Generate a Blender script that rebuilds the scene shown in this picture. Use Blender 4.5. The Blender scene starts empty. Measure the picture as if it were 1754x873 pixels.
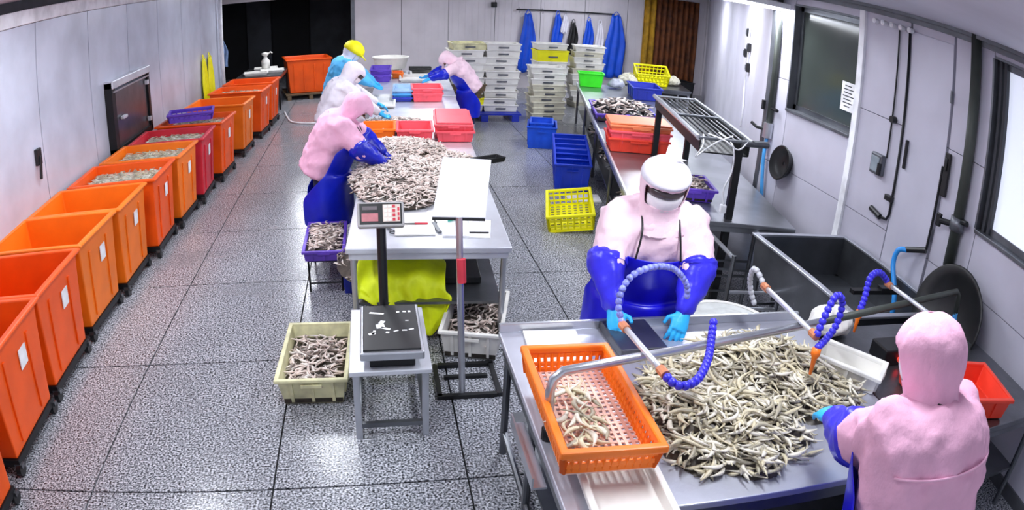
import bpy, math, random
from mathutils import Vector, Matrix, Euler
random.seed(7)
S = bpy.context.scene
COL = S.collection
PI = math.pi
R = math.radians
V = Vector

# ------------------------------------------------------------------ camera, world, light, exposure
# ceiling camera with a wide-angle barrel lens (lens polynomial), 2.5 m above the floor
cam = bpy.data.cameras.new('camera')
cam_o = bpy.data.objects.new('camera', cam)
COL.objects.link(cam_o)
S.camera = cam_o
YAW, PITCH, ROLL = 0.132048, 0.500572, -0.020309
fwd = V((math.sin(YAW) * math.cos(PITCH), math.cos(YAW) * math.cos(PITCH), -math.sin(PITCH)))
rgt = V((math.cos(YAW), -math.sin(YAW), 0))
dwn = fwd.cross(rgt)
cr, sr = math.cos(ROLL), math.sin(ROLL)
rgt, dwn = cr * rgt + sr * dwn, -sr * rgt + cr * dwn
M = Matrix((rgt, -dwn, -fwd)).transposed().to_4x4()
M.translation = V((0, 0, 2.5))
cam_o.matrix_world = M
cam.type = 'PANO'
cam.panorama_type = 'FISHEYE_LENS_POLYNOMIAL'
cam.sensor_fit = 'HORIZONTAL'
cam.sensor_width = 36
FM = 1142.743 / 1754 * 36
cam.fisheye_fov = PI
cam.fisheye_polynomial_k0 = 0
cam.fisheye_polynomial_k1 = -1 / FM
cam.fisheye_polynomial_k2 = 0.0235123 / FM ** 2
cam.fisheye_polynomial_k3 = 0.2487553 / FM ** 3
cam.fisheye_polynomial_k4 = -0.3451371 / FM ** 4
cam.shift_x = (877 - 782.84) / 1754
cam.shift_y = (569.82 - 436.5) / 873
cam.clip_start = 0.02
cam.clip_end = 200

w = bpy.data.worlds.new('world')
S.world = w
w.use_nodes = True
w.node_tree.nodes['Background'].inputs[0].default_value = (0.80, 0.86, 1.0, 1)
w.node_tree.nodes['Background'].inputs[1].default_value = 0.35
S.view_settings.view_transform = 'Standard'
S.view_settings.look = 'None'
S.view_settings.gamma = 1
S.view_settings.use_curve_mapping = False
S.view_settings.exposure = 1.28
LAMP_W = 17.0          # watts of one ceiling fixture

# ------------------------------------------------------------------ materials
def lin(c):
    if isinstance(c, str):
        c = tuple(int(c[i:i + 2], 16) / 255 for i in (0, 2, 4))
    return tuple(x / 12.92 if x <= .04045 else ((x + .055) / 1.055) ** 2.4 for x in c)

MATS = {}
def mat(name, col, rough=.5, metal=0., var=.12, scale=6., bump=0., bscale=40., spec=.5, trans=0., emis=0., col2=None, sss=0.):
    if name in MATS:
        return MATS[name]
    m = bpy.data.materials.new(name)
    m.use_nodes = True
    nt = m.node_tree
    b = nt.nodes['Principled BSDF']
    c = lin(col)
    b.inputs['Roughness'].default_value = rough
    b.inputs['Metallic'].default_value = metal
    b.inputs['Specular IOR Level'].default_value = spec
    b.inputs['Transmission Weight'].default_value = trans
    tc = nt.nodes.new('ShaderNodeTexCoord')
    nz = nt.nodes.new('ShaderNodeTexNoise')
    nz.inputs['Scale'].default_value = scale
    nz.inputs['Detail'].default_value = 4
    nt.links.new(tc.outputs['Object'], nz.inputs['Vector'])
    rp = nt.nodes.new('ShaderNodeValToRGB')
    d = lin(col2) if col2 else tuple(x * (1 - var * 2) for x in c)
    rp.color_ramp.elements[0].color = (*d, 1)
    rp.color_ramp.elements[1].color = (*tuple(min(1, x * (1 + var * .4)) for x in c), 1)
    rp.color_ramp.elements[0].position = .3
    rp.color_ramp.elements[1].position = .62
    nt.links.new(nz.outputs['Fac'], rp.inputs['Fac'])
    nt.links.new(rp.outputs['Color'], b.inputs['Base Color'])
    if bump:
        n2 = nt.nodes.new('ShaderNodeTexNoise')
        n2.inputs['Scale'].default_value = bscale
        n2.inputs['Detail'].default_value = 3
        nt.links.new(tc.outputs['Object'], n2.inputs['Vector'])
        bp = nt.nodes.new('ShaderNodeBump')
        bp.inputs['Strength'].default_value = bump
        bp.inputs['Distance'].default_value = .02
        nt.links.new(n2.outputs['Fac'], bp.inputs['Height'])
        nt.links.new(bp.outputs['Normal'], b.inputs['Normal'])
    if emis:
        b.inputs['Emission Color'].default_value = (*c, 1)
        b.inputs['Emission Strength'].default_value = emis
    if sss:
        b.inputs['Subsurface Weight'].default_value = sss
        b.inputs['Subsurface Radius'].default_value = (.02, .015, .01)
    MATS[name] = m
    return m

def floor_mat():
    m = bpy.data.materials.new('terrazzo')
    m.use_nodes = True
    nt = m.node_tree
    b = nt.nodes['Principled BSDF']
    g = nt.nodes.new('ShaderNodeNewGeometry')
    n1 = nt.nodes.new('ShaderNodeTexNoise')
    n1.inputs['Scale'].default_value = 78
    n1.inputs['Detail'].default_value = 2
    nt.links.new(g.outputs['Position'], n1.inputs['Vector'])
    rp = nt.nodes.new('ShaderNodeValToRGB')
    e = rp.color_ramp.elements
    e[0].position, e[0].color = .34, (*lin('1d1f22'), 1)
    e[1].position, e[1].color = .64, (*lin('d8dae1'), 1)
    k = e.new(.47); k.color = (*lin('7b7e84'), 1)
    nt.links.new(n1.outputs['Fac'], rp.inputs['Fac'])
    n2 = nt.nodes.new('ShaderNodeTexNoise')
    n2.inputs['Scale'].default_value = 1.3
    n2.inputs['Detail'].default_value = 5
    nt.links.new(g.outputs['Position'], n2.inputs['Vector'])
    mx = nt.nodes.new('ShaderNodeMixRGB')
    mx.blend_type = 'MULTIPLY'
    mx.inputs[0].default_value = .55
    r2 = nt.nodes.new('ShaderNodeValToRGB')
    r2.color_ramp.elements[0].position, r2.color_ramp.elements[0].color = .3, (.62, .62, .64, 1)
    r2.color_ramp.elements[1].position, r2.color_ramp.elements[1].color = .65, (1, 1, 1, 1)
    nt.links.new(n2.outputs['Fac'], r2.inputs['Fac'])
    nt.links.new(rp.outputs[0], mx.inputs[1])
    nt.links.new(r2.outputs[0], mx.inputs[2])
    nt.links.new(mx.outputs[0], b.inputs['Base Color'])
    r3 = nt.nodes.new('ShaderNodeMapRange')
    r3.inputs[1].default_value, r3.inputs[2].default_value = .35, .65
    r3.inputs[3].default_value, r3.inputs[4].default_value = .30, .14
    nt.links.new(n2.outputs['Fac'], r3.inputs[0])
    nt.links.new(r3.outputs[0], b.inputs['Roughness'])
    bp = nt.nodes.new('ShaderNodeBump')
    bp.inputs['Strength'].default_value = .10
    bp.inputs['Distance'].default_value = .01
    nt.links.new(n1.outputs['Fac'], bp.inputs['Height'])
    nt.links.new(bp.outputs['Normal'], b.inputs['Normal'])
    return m

TERR = floor_mat()
GROUT = mat('grout', '1c1d1f', .7)
WPAN = mat('wall_panel_left', 'cdd1e0', .32, .15, .10, 1.6, .04, 5)
WPANR = mat('wall_panel_right', 'c3c1cf', .42, .05, .07, 1.5, .03, 5)
WPANRR = mat('wall_panel_rear', 'cfcdda', .62, 0, .06, 1.5)
WFAR = mat('wall_panel_far', 'd6d0d6', .45, .0, .08, 1.2)
SEAM = mat('seam_dark', '33353c', .6)
WHITE = mat('white_paint', 'f1f2f6', .5)
CEIL = mat('ceiling_paint', 'c9c9d4', .6, 0, .06, 1)
DARKW = mat('passage_shade_dark', '15161b', .85, 0, .3, 1.5)  # near-black paint stands in for the gloom of the passage
GREYW = mat('passage_shade_grey', '3c3e45', .8, 0, .3, 1.5)  # lighter tone of the same painted gloom
STEEL = mat('stainless', 'c9ccd3', .30, .85, .10, 3, .03, 60)
STEELB = mat('stainless_bright', 'dfe2ea', .36, .55, .08, 3, .03, 60)
STEELD = mat('stainless_dark', '74777c', .30, .85, .16, 3, .04, 40)
BLKM = mat('black_metal', '1b1c1f', .45, .3)
BLKP = mat('black_plastic', '17181a', .4)
GREYM = mat('grey_metal', '6d7076', .4, .6)
PIPEG = mat('pipe_grey_green', '3f443f', .5, .2)
ORANGE = mat('orange_plastic', 'ff5c06', .42, 0, .10, 2.5)
ORANGE2 = mat('orange_plastic_light', 'ff7c12', .42, 0, .08, 2.5)
REDP = mat('dark_red_plastic', 'd5283a', .42, 0, .10, 3)
REDC = mat('red_crate_plastic', 'f2432c', .42, 0, .08, 4)
PINKC = mat('pink_red_plastic', 'ff5a68', .42, 0, .08, 4)
CORAL = mat('coral_plastic', 'ff8a5a', .45, 0, .08, 4)
CREAM = mat('cream_plastic', 'e6e2b4', .5, 0, .20, 7)
WHITEP = mat('white_plastic', 'eceae4', .45, 0, .08, 5)
IVORY = mat('ivory_plastic', 'dcd8c4', .5, 0, .14, 5)
BROWNC = mat('brown_plastic', '6d5a42', .5)
YELLOW = mat('yellow_plastic', 'f4ee05', .45, 0, .06, 5)
YGREEN = mat('yellow_green_cloth', 'e4f408', .6, 0, .08, 8, .15, 30)
GREENP = mat('green_plastic', '3cf01e', .45, 0, .06)
BLUEP = mat('blue_plastic', '0f52d8', .4, 0, .1, 4)
NAVYP = mat('navy_plastic', '1a2fae', .4, 0, .1, 4)
PURP = mat('purple_plastic', '6a46c8', .42, 0, .1, 4)
LOCB = mat('hose_blue', '3a34d6', .35)
LOCO = mat('nozzle_orange', 'ff7a12', .4)
SKYB = mat('light_blue_hose', '4fa6ea', .35)
APRON = mat('blue_rubber', '1712d2', .30, 0, .12, 4, .12, 14)
APRON2 = mat('blue_rubber_deep', '0d22c4', .28, 0, .12, 4, .12, 14)
SLEEVE = mat('sleeve_blue', '342fdc', .32, 0, .12, 8, .2, 20)
GLOVE = mat('glove_blue', '2fb2f4', .4, 0, .06, 12, .1, 40)
PINK = mat('pink_cloth', 'f0b6d2', .85, 0, .06, 6, .25, 26)
PALEPINK = mat('pale_pink_cloth', 'f8d8e4', .85, 0, .05, 6, .25, 26)
WHITECL = mat('white_cloth', 'e6e3ee', .85, 0, .06, 6, .25, 26)
BLUECL = mat('light_blue_cloth', '58bdf6', .8, 0, .08, 6, .2, 26)
YCAP = mat('yellow_cap', 'f8ee00', .6, 0, .05)
SKIN = mat('skin', 'd8a58c', .5, 0, .06, 10, 0, 40, .4)
MASKM = mat('mask_white', 'f3eef2', .8)
GOGG = mat('goggles_dark', '4a4245', .2)
EYEM = mat('eye', '1c1614', .2)
TROU = mat('trousers', '2a2e52', .8)
BOOT = mat('boot_white', 'd9dce2', .4)
FISH = [mat('fish_cream', 'd2c7a8', .35, 0, .10, 30), mat('fish_grey', 'aaa28c', .35, 0, .12, 30), mat('fish_white', 'e0d9c8', .35, 0, .06, 30)]
FISHP = [mat('fish_pink', 'eedbd1', .35, 0, .10, 30), mat('fish_dark', '8f8078', .35, 0, .15, 30), mat('fish_pale', 'f0e6dd', .35, 0, .06, 30)]
FDARK = mat('fish_shadow_bed', '4a4238', .5, 0, .25, 25)  # dark bed colour stands for the shade in gaps between fish
ICE = mat('slurry', 'e2e5d8', .35, 0, .3, 14, .3, 30, .5, 0, 0, '7b8069')
PAPER = mat('paper', 'f4f4f6', .8)
INK = mat('ink', '3a3c44', .8)
BROWNCUR = mat('brown_curtain', '6e3a16', .7, 0, .35, 5)
YELCUR = mat('yellow_curtain', 'b88a14', .7, 0, .25, 5)
GLASSD = mat('window_dark', '3c423f', .12, 0, .2, .8)
GLASSW = mat('window_frosted', 'dfe6f6', .35, 0, .05, 1, 0, 1, .5, 0, .25)
LAMPM = mat('lamp_tube', 'f0f5ff', .4, 0, 0, 1, 0, 1, .5, 0, 7.0)
REDLED = mat('red_led', 'ff2a2a', .4, 0, 0, 1, 0, 1, .5, 0, 1.2)
REDPR = mat('red_print', 'd23a4a', .6)
WATER = mat('grey_film', 'b9bfc9', .1, .2)

# ------------------------------------------------------------------ mesh helpers
class MB:
    def __init__(s):
        s.v, s.f, s.m = [], [], []
        s.k = 0
    def add(s, vs, fs):
        o = len(s.v)
        s.v += [tuple(x) for x in vs]
        for f in fs:
            s.f.append(tuple(o + i for i in f)); s.m.append(s.k)
        return s
    def box(s, c, d, rot=None):
        hx, hy, hz = d[0] / 2, d[1] / 2, d[2] / 2
        vs = [V((x, y, z)) for x in (-hx, hx) for y in (-hy, hy) for z in (-hz, hz)]
        if rot is not None:
            q = rot if isinstance(rot, Matrix) else Euler(rot).to_matrix()
            vs = [q @ p for p in vs]
        c = V(c)
        return s.add([p + c for p in vs], [(0, 1, 3, 2), (4, 6, 7, 5), (0, 4, 5, 1), (2, 3, 7, 6), (0, 2, 6, 4), (1, 5, 7, 3)])
    def bx(s, x0, x1, y0, y1, z0, z1):
        return s.box(((x0 + x1) / 2, (y0 + y1) / 2, (z0 + z1) / 2), (abs(x1 - x0), abs(y1 - y0), abs(z1 - z0)))
    def rings(s, rs, cap=True):
        n = len(rs[0]); o = len(s.v)
        for r in rs:
            s.v += [tuple(p) for p in r]
        for i in range(len(rs) - 1):
            for j in range(n):
                a = o + i * n + j; b = o + i * n + (j + 1) % n
                s.f.append((a, b, b + n, a + n)); s.m.append(s.k)
        if cap:
            s.f.append(tuple(o + j for j in reversed(range(n)))); s.m.append(s.k)
            s.f.append(tuple(o + (len(rs) - 1) * n + j for j in range(n))); s.m.append(s.k)
        return s
    def tube(s, pts, r, n=8, cap=True):
        pts = [V(p) for p in pts]
        rr = r if isinstance(r, (list, tuple)) else [r] * len(pts)
        up = None; rs = []
        for i, p in enumerate(pts):
            t = (pts[min(i + 1, len(pts) - 1)] - pts[max(i - 1, 0)])
            t = t.normalized() if t.length > 1e-9 else V((0, 0, 1))
            if up is None:
                up = V((0, 0, 1)) if abs(t.z) < .9 else V((1, 0, 0))
            a = (up - t * up.dot(t)).normalized(); b = t.cross(a); up = a
            rs.append([p + (a * math.cos(q) + b * math.sin(q)) * rr[i] for q in [2 * PI * k / n for k in range(n)]])
        return s.rings(rs, cap)
    def cyl(s, a, b, r, n=12, r2=None):
        return s.tube([a, b], [r, r if r2 is None else r2], n)
    def lathe(s, prof, n=20, c=(0, 0, 0), q=None, cap=True):
        c = V(c); rs = []
        for r, z in prof:
            ring = [V((r * math.cos(2 * PI * k / n), r * math.sin(2 * PI * k / n), z)) for k in range(n)]
            if q is not None:
                ring = [q @ p for p in ring]
            rs.append([p + c for p in ring])
        return s.rings(rs, cap)
    def loft(s, secs, n=16, cap=True):
        # sections: centre, axis a, axis b, ra, rb
        return s.rings([[V(c) + V(a) * ra * math.cos(t) + V(b) * rb * math.sin(t) for t in [2 * PI * k / n for k in range(n)]] for c, a, b, ra, rb in secs], cap)
    def sheet(s, rows, closed=False):
        n = len(rows[0]); o = len(s.v)
        for r in rows:
            s.v += [tuple(p) for p in r]
        for i in range(len(rows) - 1):
            for j in range(n - (0 if closed else 1)):
                a = o + i * n + j; b = o + i * n + (j + 1) % n
                s.f.append((a, b, b + n, a + n)); s.m.append(s.k)
        return s
    def build(s, name, m, parent=None, loc=None, rz=0, smooth=False, bevel=0, mods=()):
        me = bpy.data.meshes.new(name)
        me.from_pydata(s.v, [], s.f)
        ms = m if isinstance(m, (list, tuple)) else [m]
        for x in ms:
            me.materials.append(x)
        if len(ms) > 1:
            me.polygons.foreach_set('material_index', s.m)
        if smooth:
            me.polygons.foreach_set('use_smooth', [True] * len(me.polygons))
        me.update()
        o = bpy.data.objects.new(name, me)
        COL.objects.link(o)
        if parent is not None:
            o.parent = parent
        if loc is not None:
            o.location = loc
        if rz:
            o.rotation_euler = (0, 0, rz)
        if bevel:
            b = o.modifiers.new('bevel', 'BEVEL'); b.width = bevel; b.segments = 2; b.limit_method = 'ANGLE'
        for k, kw in mods:
            mo = o.modifiers.new(k.lower(), k)
            for a, x in kw.items():
                setattr(mo, a, x)
        return o

def tag(o, label, cat, group=None, kind=None):
    o['label'] = label; o['category'] = cat
    if group: o['group'] = group
    if kind: o['kind'] = kind
    return o

def thing(name, label, cat, loc=(0, 0, 0), rz=0, group=None):
    o = bpy.data.objects.new(name, None)
    COL.objects.link(o)
    o.empty_display_size = .1
    o.location = loc; o.rotation_euler = (0, 0, rz)
    return tag(o, label, cat, group)

def struct(o):
    o['kind'] = 'structure'
    return o

def dup(root, loc=None, rz=None, label=None, group=None):
    r = root.copy(); COL.objects.link(r)
    if loc is not None: r.location = loc
    if rz is not None: r.rotation_euler = (0, 0, rz)
    if label: r['label'] = label
    if group: r['group'] = group
    for ch in list(root.children):
        c = ch.copy(); COL.objects.link(c); c.parent = r
        for g in ch.children:
            d = g.copy(); COL.objects.link(d); d.parent = c
    return r

def arc(a, b, c, n=10):
    # quadratic curve through control point b
    a, b, c = V(a), V(b), V(c)
    return [(1 - t) ** 2 * a + 2 * t * (1 - t) * b + t * t * c for t in [i / n for i in range(n + 1)]]

def spline(pts, n=8):
    pts = [V(p) for p in pts]; out = []
    P = [pts[0]] + pts + [pts[-1]]
    for i in range(1, len(P) - 2):
        p0, p1, p2, p3 = P[i - 1], P[i], P[i + 1], P[i + 2]
        for k in range(n):
            t = k / n
            out.append(.5 * ((2 * p1) + (p2 - p0) * t + (2 * p0 - 5 * p1 + 4 * p2 - p3) * t * t + (3 * p1 - p0 - 3 * p2 + p3) * t ** 3))
    out.append(pts[-1])
    return out

# ------------------------------------------------------------------ the setting
LX, RX, FY, CZ = -3.15, 4.05, 17.4, 2.86
TX0, TXS, TY0, TYS = -1.704, 1.0806, 2.843, 1.398
fl = struct(MB().bx(-6.0, 10.0, -1.2, 21, -.08, -.022).build('floor', GROUT))
tile_me = None
for i in range(-3, 10):
    for j in range(-2, 13):
        x0, y0 = TX0 + i * TXS, TY0 + j * TYS
        if x0 + TXS < LX - .2 and y0 + TYS < 14.6: continue
        if x0 > RX + .1 + max(0, (y0 + TYS - 6.3)) * .45: continue
        if tile_me is None:
            t = MB().box((0, 0, -.011), (TXS - .011, TYS - .013, .022)).build('floor_tile', TERR, fl)
            tile_me = t.data
        else:
            t = bpy.data.objects.new('floor_tile', tile_me); COL.objects.link(t); t.parent = fl
        t.location = (x0 + TXS / 2, y0 + TYS / 2, 0)
struct(MB().bx(-6.0, 10.0, -1.2, 21, CZ, CZ + .08).build('ceiling', CEIL))

# left wall of insulated panels
wl = struct(MB().bx(LX - .12, LX - .02, -1.2, 14.65, 0, CZ).build('wall_left', SEAM))
ys = [6.03 + 1.397 * k for k in range(-5, 7)]
ys[-1] = 14.65
for a, b in zip(ys[:-1], ys[1:]):
    MB().bx(LX - .02, LX, a + .008, b - .008, 0, 2.60).build('wall_panel', WPAN, wl)
struct(MB().bx(LX - .02, LX + .05, -1.2, 14.6, 2.605, 2.75).build('trim_1', WHITE, bevel=.01))
struct(MB().bx(LX - .02, LX + .02, -1.2, 14.6, 0, .12).build('baseboard_left', GREYM))
struct(MB().bx(LX - .06, LX + .03, 14.62, 14.74, 0, CZ).build('trim_2', WHITE, bevel=.01))

# passage behind the carts, its lack of light put into the wall colours
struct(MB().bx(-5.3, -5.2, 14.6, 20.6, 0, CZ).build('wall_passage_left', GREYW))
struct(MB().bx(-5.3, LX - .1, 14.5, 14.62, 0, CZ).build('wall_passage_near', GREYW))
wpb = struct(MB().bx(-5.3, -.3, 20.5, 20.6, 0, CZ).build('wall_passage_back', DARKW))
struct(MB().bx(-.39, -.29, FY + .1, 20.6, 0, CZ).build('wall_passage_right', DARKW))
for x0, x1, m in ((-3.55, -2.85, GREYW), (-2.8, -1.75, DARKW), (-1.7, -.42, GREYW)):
    MB().bx(x0, x1, 20.42, 20.5, 0, 2.3).build('shaded_panel', m, wpb)
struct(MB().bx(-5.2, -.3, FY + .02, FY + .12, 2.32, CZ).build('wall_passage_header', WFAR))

# far wall
wf = struct(MB().bx(-.39, 10.0, FY + .02, FY + .12, 0, CZ).build('wall_far', SEAM))
xs = [-.38 + 1.16 * k for k in range(10)]
for a, b in zip(xs[:-1], xs[1:]):
    p = MB()
    p.bx(a + .006, b - .006, FY, FY + .02, 0, CZ)
    for k in range(7):                                  # shallow pressed ribs
        xr = a + .09 + k * .163
        p.bx(xr, xr + .02, FY - .006, FY, 0, CZ)
    p.build('wall_panel', WFAR, wf)
struct(MB().bx(-.45, -.36, FY - .02, FY + .1, 0, CZ).build('trim_3', GREYM))

# right wall, near part with two windows and a door, then the part that runs outwards
wr = struct(MB().bx(RX + .03, RX + .15, -1.2, 6.3, 0, .02).build('wall_right', SEAM))
def rp(y0, y1, z0, z1, m=WPANR):
    MB().bx(RX, RX + .12, y0 + .004, y1 - .004, z0 + .003, z1 - .003).build('wall_panel', m, wr)
ZJ, ZL = 1.90, 1.0
W1Y0, W1Y1, W1Z0, W1Z1 = 4.84, 5.92, 1.62, 2.70
W2Y0, W2Y1, W2Z0, W2Z1 = 1.55, 3.08, 1.45, 2.74
for (a, b) in ((5.92, 6.30), (4.12, 4.79), (3.08, 3.54), (3.56, 4.10)):
    rp(a, b, 0, ZL); rp(a, b, ZL, ZJ); rp(a, b, ZJ, CZ)
rp(4.79, 5.92, 0, ZL); rp(4.79, 5.92, ZL, W1Z0); rp(4.79, 5.92, W1Z1, CZ); rp(4.79, 4.84, W1Z0, W1Z1)
rp(1.55, 3.08, 0, ZL); rp(1.55, 3.08, ZL, W2Z0); rp(1.55, 3.08, W2Z1, CZ)
rp(-1.2, 1.55, 0, ZL); rp(-1.2, 1.55, ZL, ZJ); rp(-1.2, 1.55, ZJ, CZ)
struct(MB().bx(RX - .03, RX, 4.74, 4.80, .2, CZ).bx(RX - .015, RX, 4.81, 4.835, .2, CZ).build('trim_4', WHITE))
struct(MB().bx(RX - .05, RX + .02, -1.2, 6.3, 2.79, 2.83).bx(RX - .10, RX + .02, -1.2, 6.3, 2.83, CZ).build('trim_5', GREYM))
struct(MB().bx(RX - .02, RX, -1.2, 6.3, 0, .1).build('baseboard_right', GREYM))

def window(n, y0, y1, z0, z1, glass, fm):
    f = MB()
    d = .10
    f.bx(RX + d - .03, RX + d, y0, y0 + .05, z0, z1).bx(RX + d - .03, RX + d, y1 - .05, y1, z0, z1)
    f.bx(RX + d - .03, RX + d, y0, y1, z0, z0 + .05).bx(RX + d - .03, RX + d, y0, y1, z1 - .05, z1)
    w_ = struct(f.build('window_%d' % n, fm))
    MB().bx(RX - .01, RX + d, y0 - .01, y0, z0, z1).bx(RX - .01, RX + d, y1, y1 + .02, z0, z1).bx(RX - .01, RX + d, y0, y1, z1, z1 + .02).build('window_reveal', GREYM, w_)
    MB().bx(RX - .03, RX + d, y0, y1, z0 - .03, z0).build('window_sill', GREYM, w_, bevel=.005)
    MB().bx(RX + d - .012, RX + d - .004, y0 + .05, y1 - .05, z0 + .05, z1 - .05).build('pane', glass, w_)
    return w_
window(1, W1Y0, W1Y1, W1Z0, W1Z1, GLASSD, STEELD)
w2 = window(2, W2Y0, W2Y1, W2Z0, W2Z1, GLASSW, GREYM)
MB().bx(RX + .04, RX + .09, W2Y1 - .11, W2Y1 - .08, W2Z0, W2Z1).bx(RX + .03, RX + .09, W2Y1 - .06, W2Y1 - .03, W2Z0, W2Z1).build('window_track', SEAM, w2)

# door leaf between the seams of the right wall
d1 = struct(MB().bx(RX - .012, RX, 3.56, 4.10, .02, 2.72).build('door_1', mat('door_leaf', 'c7c6d4', .4, .05, .06, 1.5), bevel=.004))
MB().box((RX - .03, 4.02, 1.69), (.03, .022, .24)).build('door_handle', BLKP, d1, bevel=.006)
MB().box((RX - .03, 3.50, 1.70), (.03, .06, .34)).box((RX - .05, 3.50, 1.78), (.02, .03, .1)).build('door_latch', BLKP, d1, bevel=.006)
for z in (.4, 1.2, 2.3):
    MB().cyl((RX - .02, 3.55, z - .05), (RX - .02, 3.55, z + .05), .012, 8).build('hinge', STEELD, d1)

# rear part of right wall, running outwards to the far corner
A, B = V((RX, 6.3, 0)), V((9.0, 17.5, 0))
ang = math.atan2(B.y - A.y, B.x - A.x)
LRR = (B - A).length
wrr = struct(MB().bx(0, LRR, -.14, -.02, 0, CZ).build('wall_rear_right', SEAM, None, A, ang))
k = 0.
while k < LRR - .2:
    MB().bx(k + .005, min(k + 1.25, LRR) - .005, -.02, 0, 0, CZ).build('wall_panel', WPANRR, wrr)
    k += 1.25
struct(MB().bx(RX - .02, RX + .12, 6.28, 6.34, 0, CZ).build('trim_6', GREYM))

# ------------------------------------------------------------------ ceiling lights
def ceiling_light(x, y, rz, label):
    t = thing('ceiling_light', label, 'light', (x, y, CZ), rz, 'ceiling lights')
    MB().box((0, 0, -.03), (.26, 1.26, .06)).build('housing', WHITE, t, bevel=.008)
    for s in (-.06, .06):
        MB().cyl((s, -.58, -.075), (s, .58, -.075), .016, 8).build('tube', LAMPM, t)
    L = bpy.data.lights.new('fluorescent', 'AREA')
    L.shape = 'RECTANGLE'; L.size = .26; L.size_y = 1.2; L.energy = LAMP_W; L.color = (.90, .94, 1)
    o = bpy.data.objects.new('fluorescent', L); COL.objects.link(o); o.parent = t; o.location = (0, 0, -.10)
    return t
for x, y, lab in ((-.6, 7.1, 'ceiling light above the wide tiled aisle'), (-.6, 2.6, 'ceiling light above the front of the tiled aisle'),
                  (1.7, 2.2, 'ceiling light above the wash table'), (2.0, 5.2, 'ceiling light above the yellow basket'),
                  (.9, 9.6, 'ceiling light above the sorting tables'), 
                  (-1.2, 11.6, 'ceiling light above the far orange tub carts'), (1.2, 14.6, 'ceiling light above the pallet of crates'),
                  (4.6, 10.6, 'ceiling light above the long steel table'), (5.2, 15.6, 'ceiling light before the hanging aprons'),
                  (-1.9, 5.0, 'ceiling light above the near orange tub carts'), (4.3, 8.3, 'added fill light above the overhead rack'), (6.0, 12.6, 'added fill light above the tilted yellow basket'), (-1.6, 15.2, 'added fill light above the large orange bulk bin')):  # these three are added to brighten the rear right wall and bulk bin
    ceiling_light(x, y, 0, lab)
low = ceiling_light(3.5, 6.15, PI / 2, 'low hung ceiling light beside the dark window')
low.location.z = 2.70
for s in (-.4, .4):
    MB().cyl((0, s, 0), (0, s, CZ - 2.70), .008, 6).build('rod', GREYM, low)


# ------------------------------------------------------------------ generic builders
def open_box(mb, L, W, H, taper=.92, t=.012, z0=0.):
    """tapered open box: outer top L(y) x W(x), inner faces and floor"""
    o = []
    def ring(w_, l_, z): return [V((-w_ / 2, -l_ / 2, z)), V((w_ / 2, -l_ / 2, z)), V((w_ / 2, l_ / 2, z)), V((-w_ / 2, l_ / 2, z))]
    b0 = ring(W * taper, L * taper, z0)
    t0 = ring(W, L, z0 + H)
    t1 = ring(W - 2 * t, L - 2 * t, z0 + H)
    b1 = ring(W * taper - 2 * t, L * taper - 2 * t, z0 + t)
    mb.add(b0 + t0 + t1 + b1, [(3, 2, 1, 0)] + [(i, (i + 1) % 4, 4 + (i + 1) % 4, 4 + i) for i in range(4)]
           + [(4 + i, 4 + (i + 1) % 4, 8 + (i + 1) % 4, 8 + i) for i in range(4)]
           + [(8 + i, 8 + (i + 1) % 4, 12 + (i + 1) % 4, 12 + i) for i in range(4)] + [(12, 13, 14, 15)])
    return mb

def rim_frame(mb, L, W, z, w=.03, h=.025):
    """rectangular ring as one closed shape"""
    vs = []
    for dx, dz in ((-w / 2, -h / 2), (w / 2, -h / 2), (w / 2, h / 2), (-w / 2, h / 2)):
        a, b = W / 2 + dx, L / 2 + dx
        vs += [V((-a, -b, z + dz)), V((a, -b, z + dz)), V((a, b, z + dz)), V((-a, b, z + dz))]
    fs = []
    for p in range(4):
        for i in range(4):
            fs.append((p * 4 + i, p * 4 + (i + 1) % 4, ((p + 1) % 4) * 4 + (i + 1) % 4, ((p + 1) % 4) * 4 + i))
    return mb.add(vs, [f[::-1] for f in fs])

def solid_crate(name, label, cat, loc, rz, L, W, H, m, group=None, ribs=True, taper=.92, fill=None):
    t = thing(name, label, cat, loc, rz, group)
    open_box(MB(), L, W, H, taper).build('body', m, t, bevel=.006)
    rim_frame(MB(), L, W, H - .012).build('rim', m, t, bevel=.006)
    if ribs:
        a = math.atan((1 - taper) * W / 2 / H); b = math.atan((1 - taper) * L / 2 / H)
        for s in (-1, 1):
            for k in (-.3, 0, .3):
                MB().box((s * W * (taper + 1) / 4 + s * .004, k * L, H * .5), (.014, .02, H * .8), (0, s * a, 0)).build('rib', m, t)
                MB().box((k * W, s * L * (taper + 1) / 4 + s * .004, H * .5), (.02, .014, H * .8), (-s * b, 0, 0)).build('rib', m, t)
        for s in (-1, 1):
            MB().box((0, s * (L / 2 + .012), H * .78), (W * .3, .012, .02)).build('handle', m, t)
    return t

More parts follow.
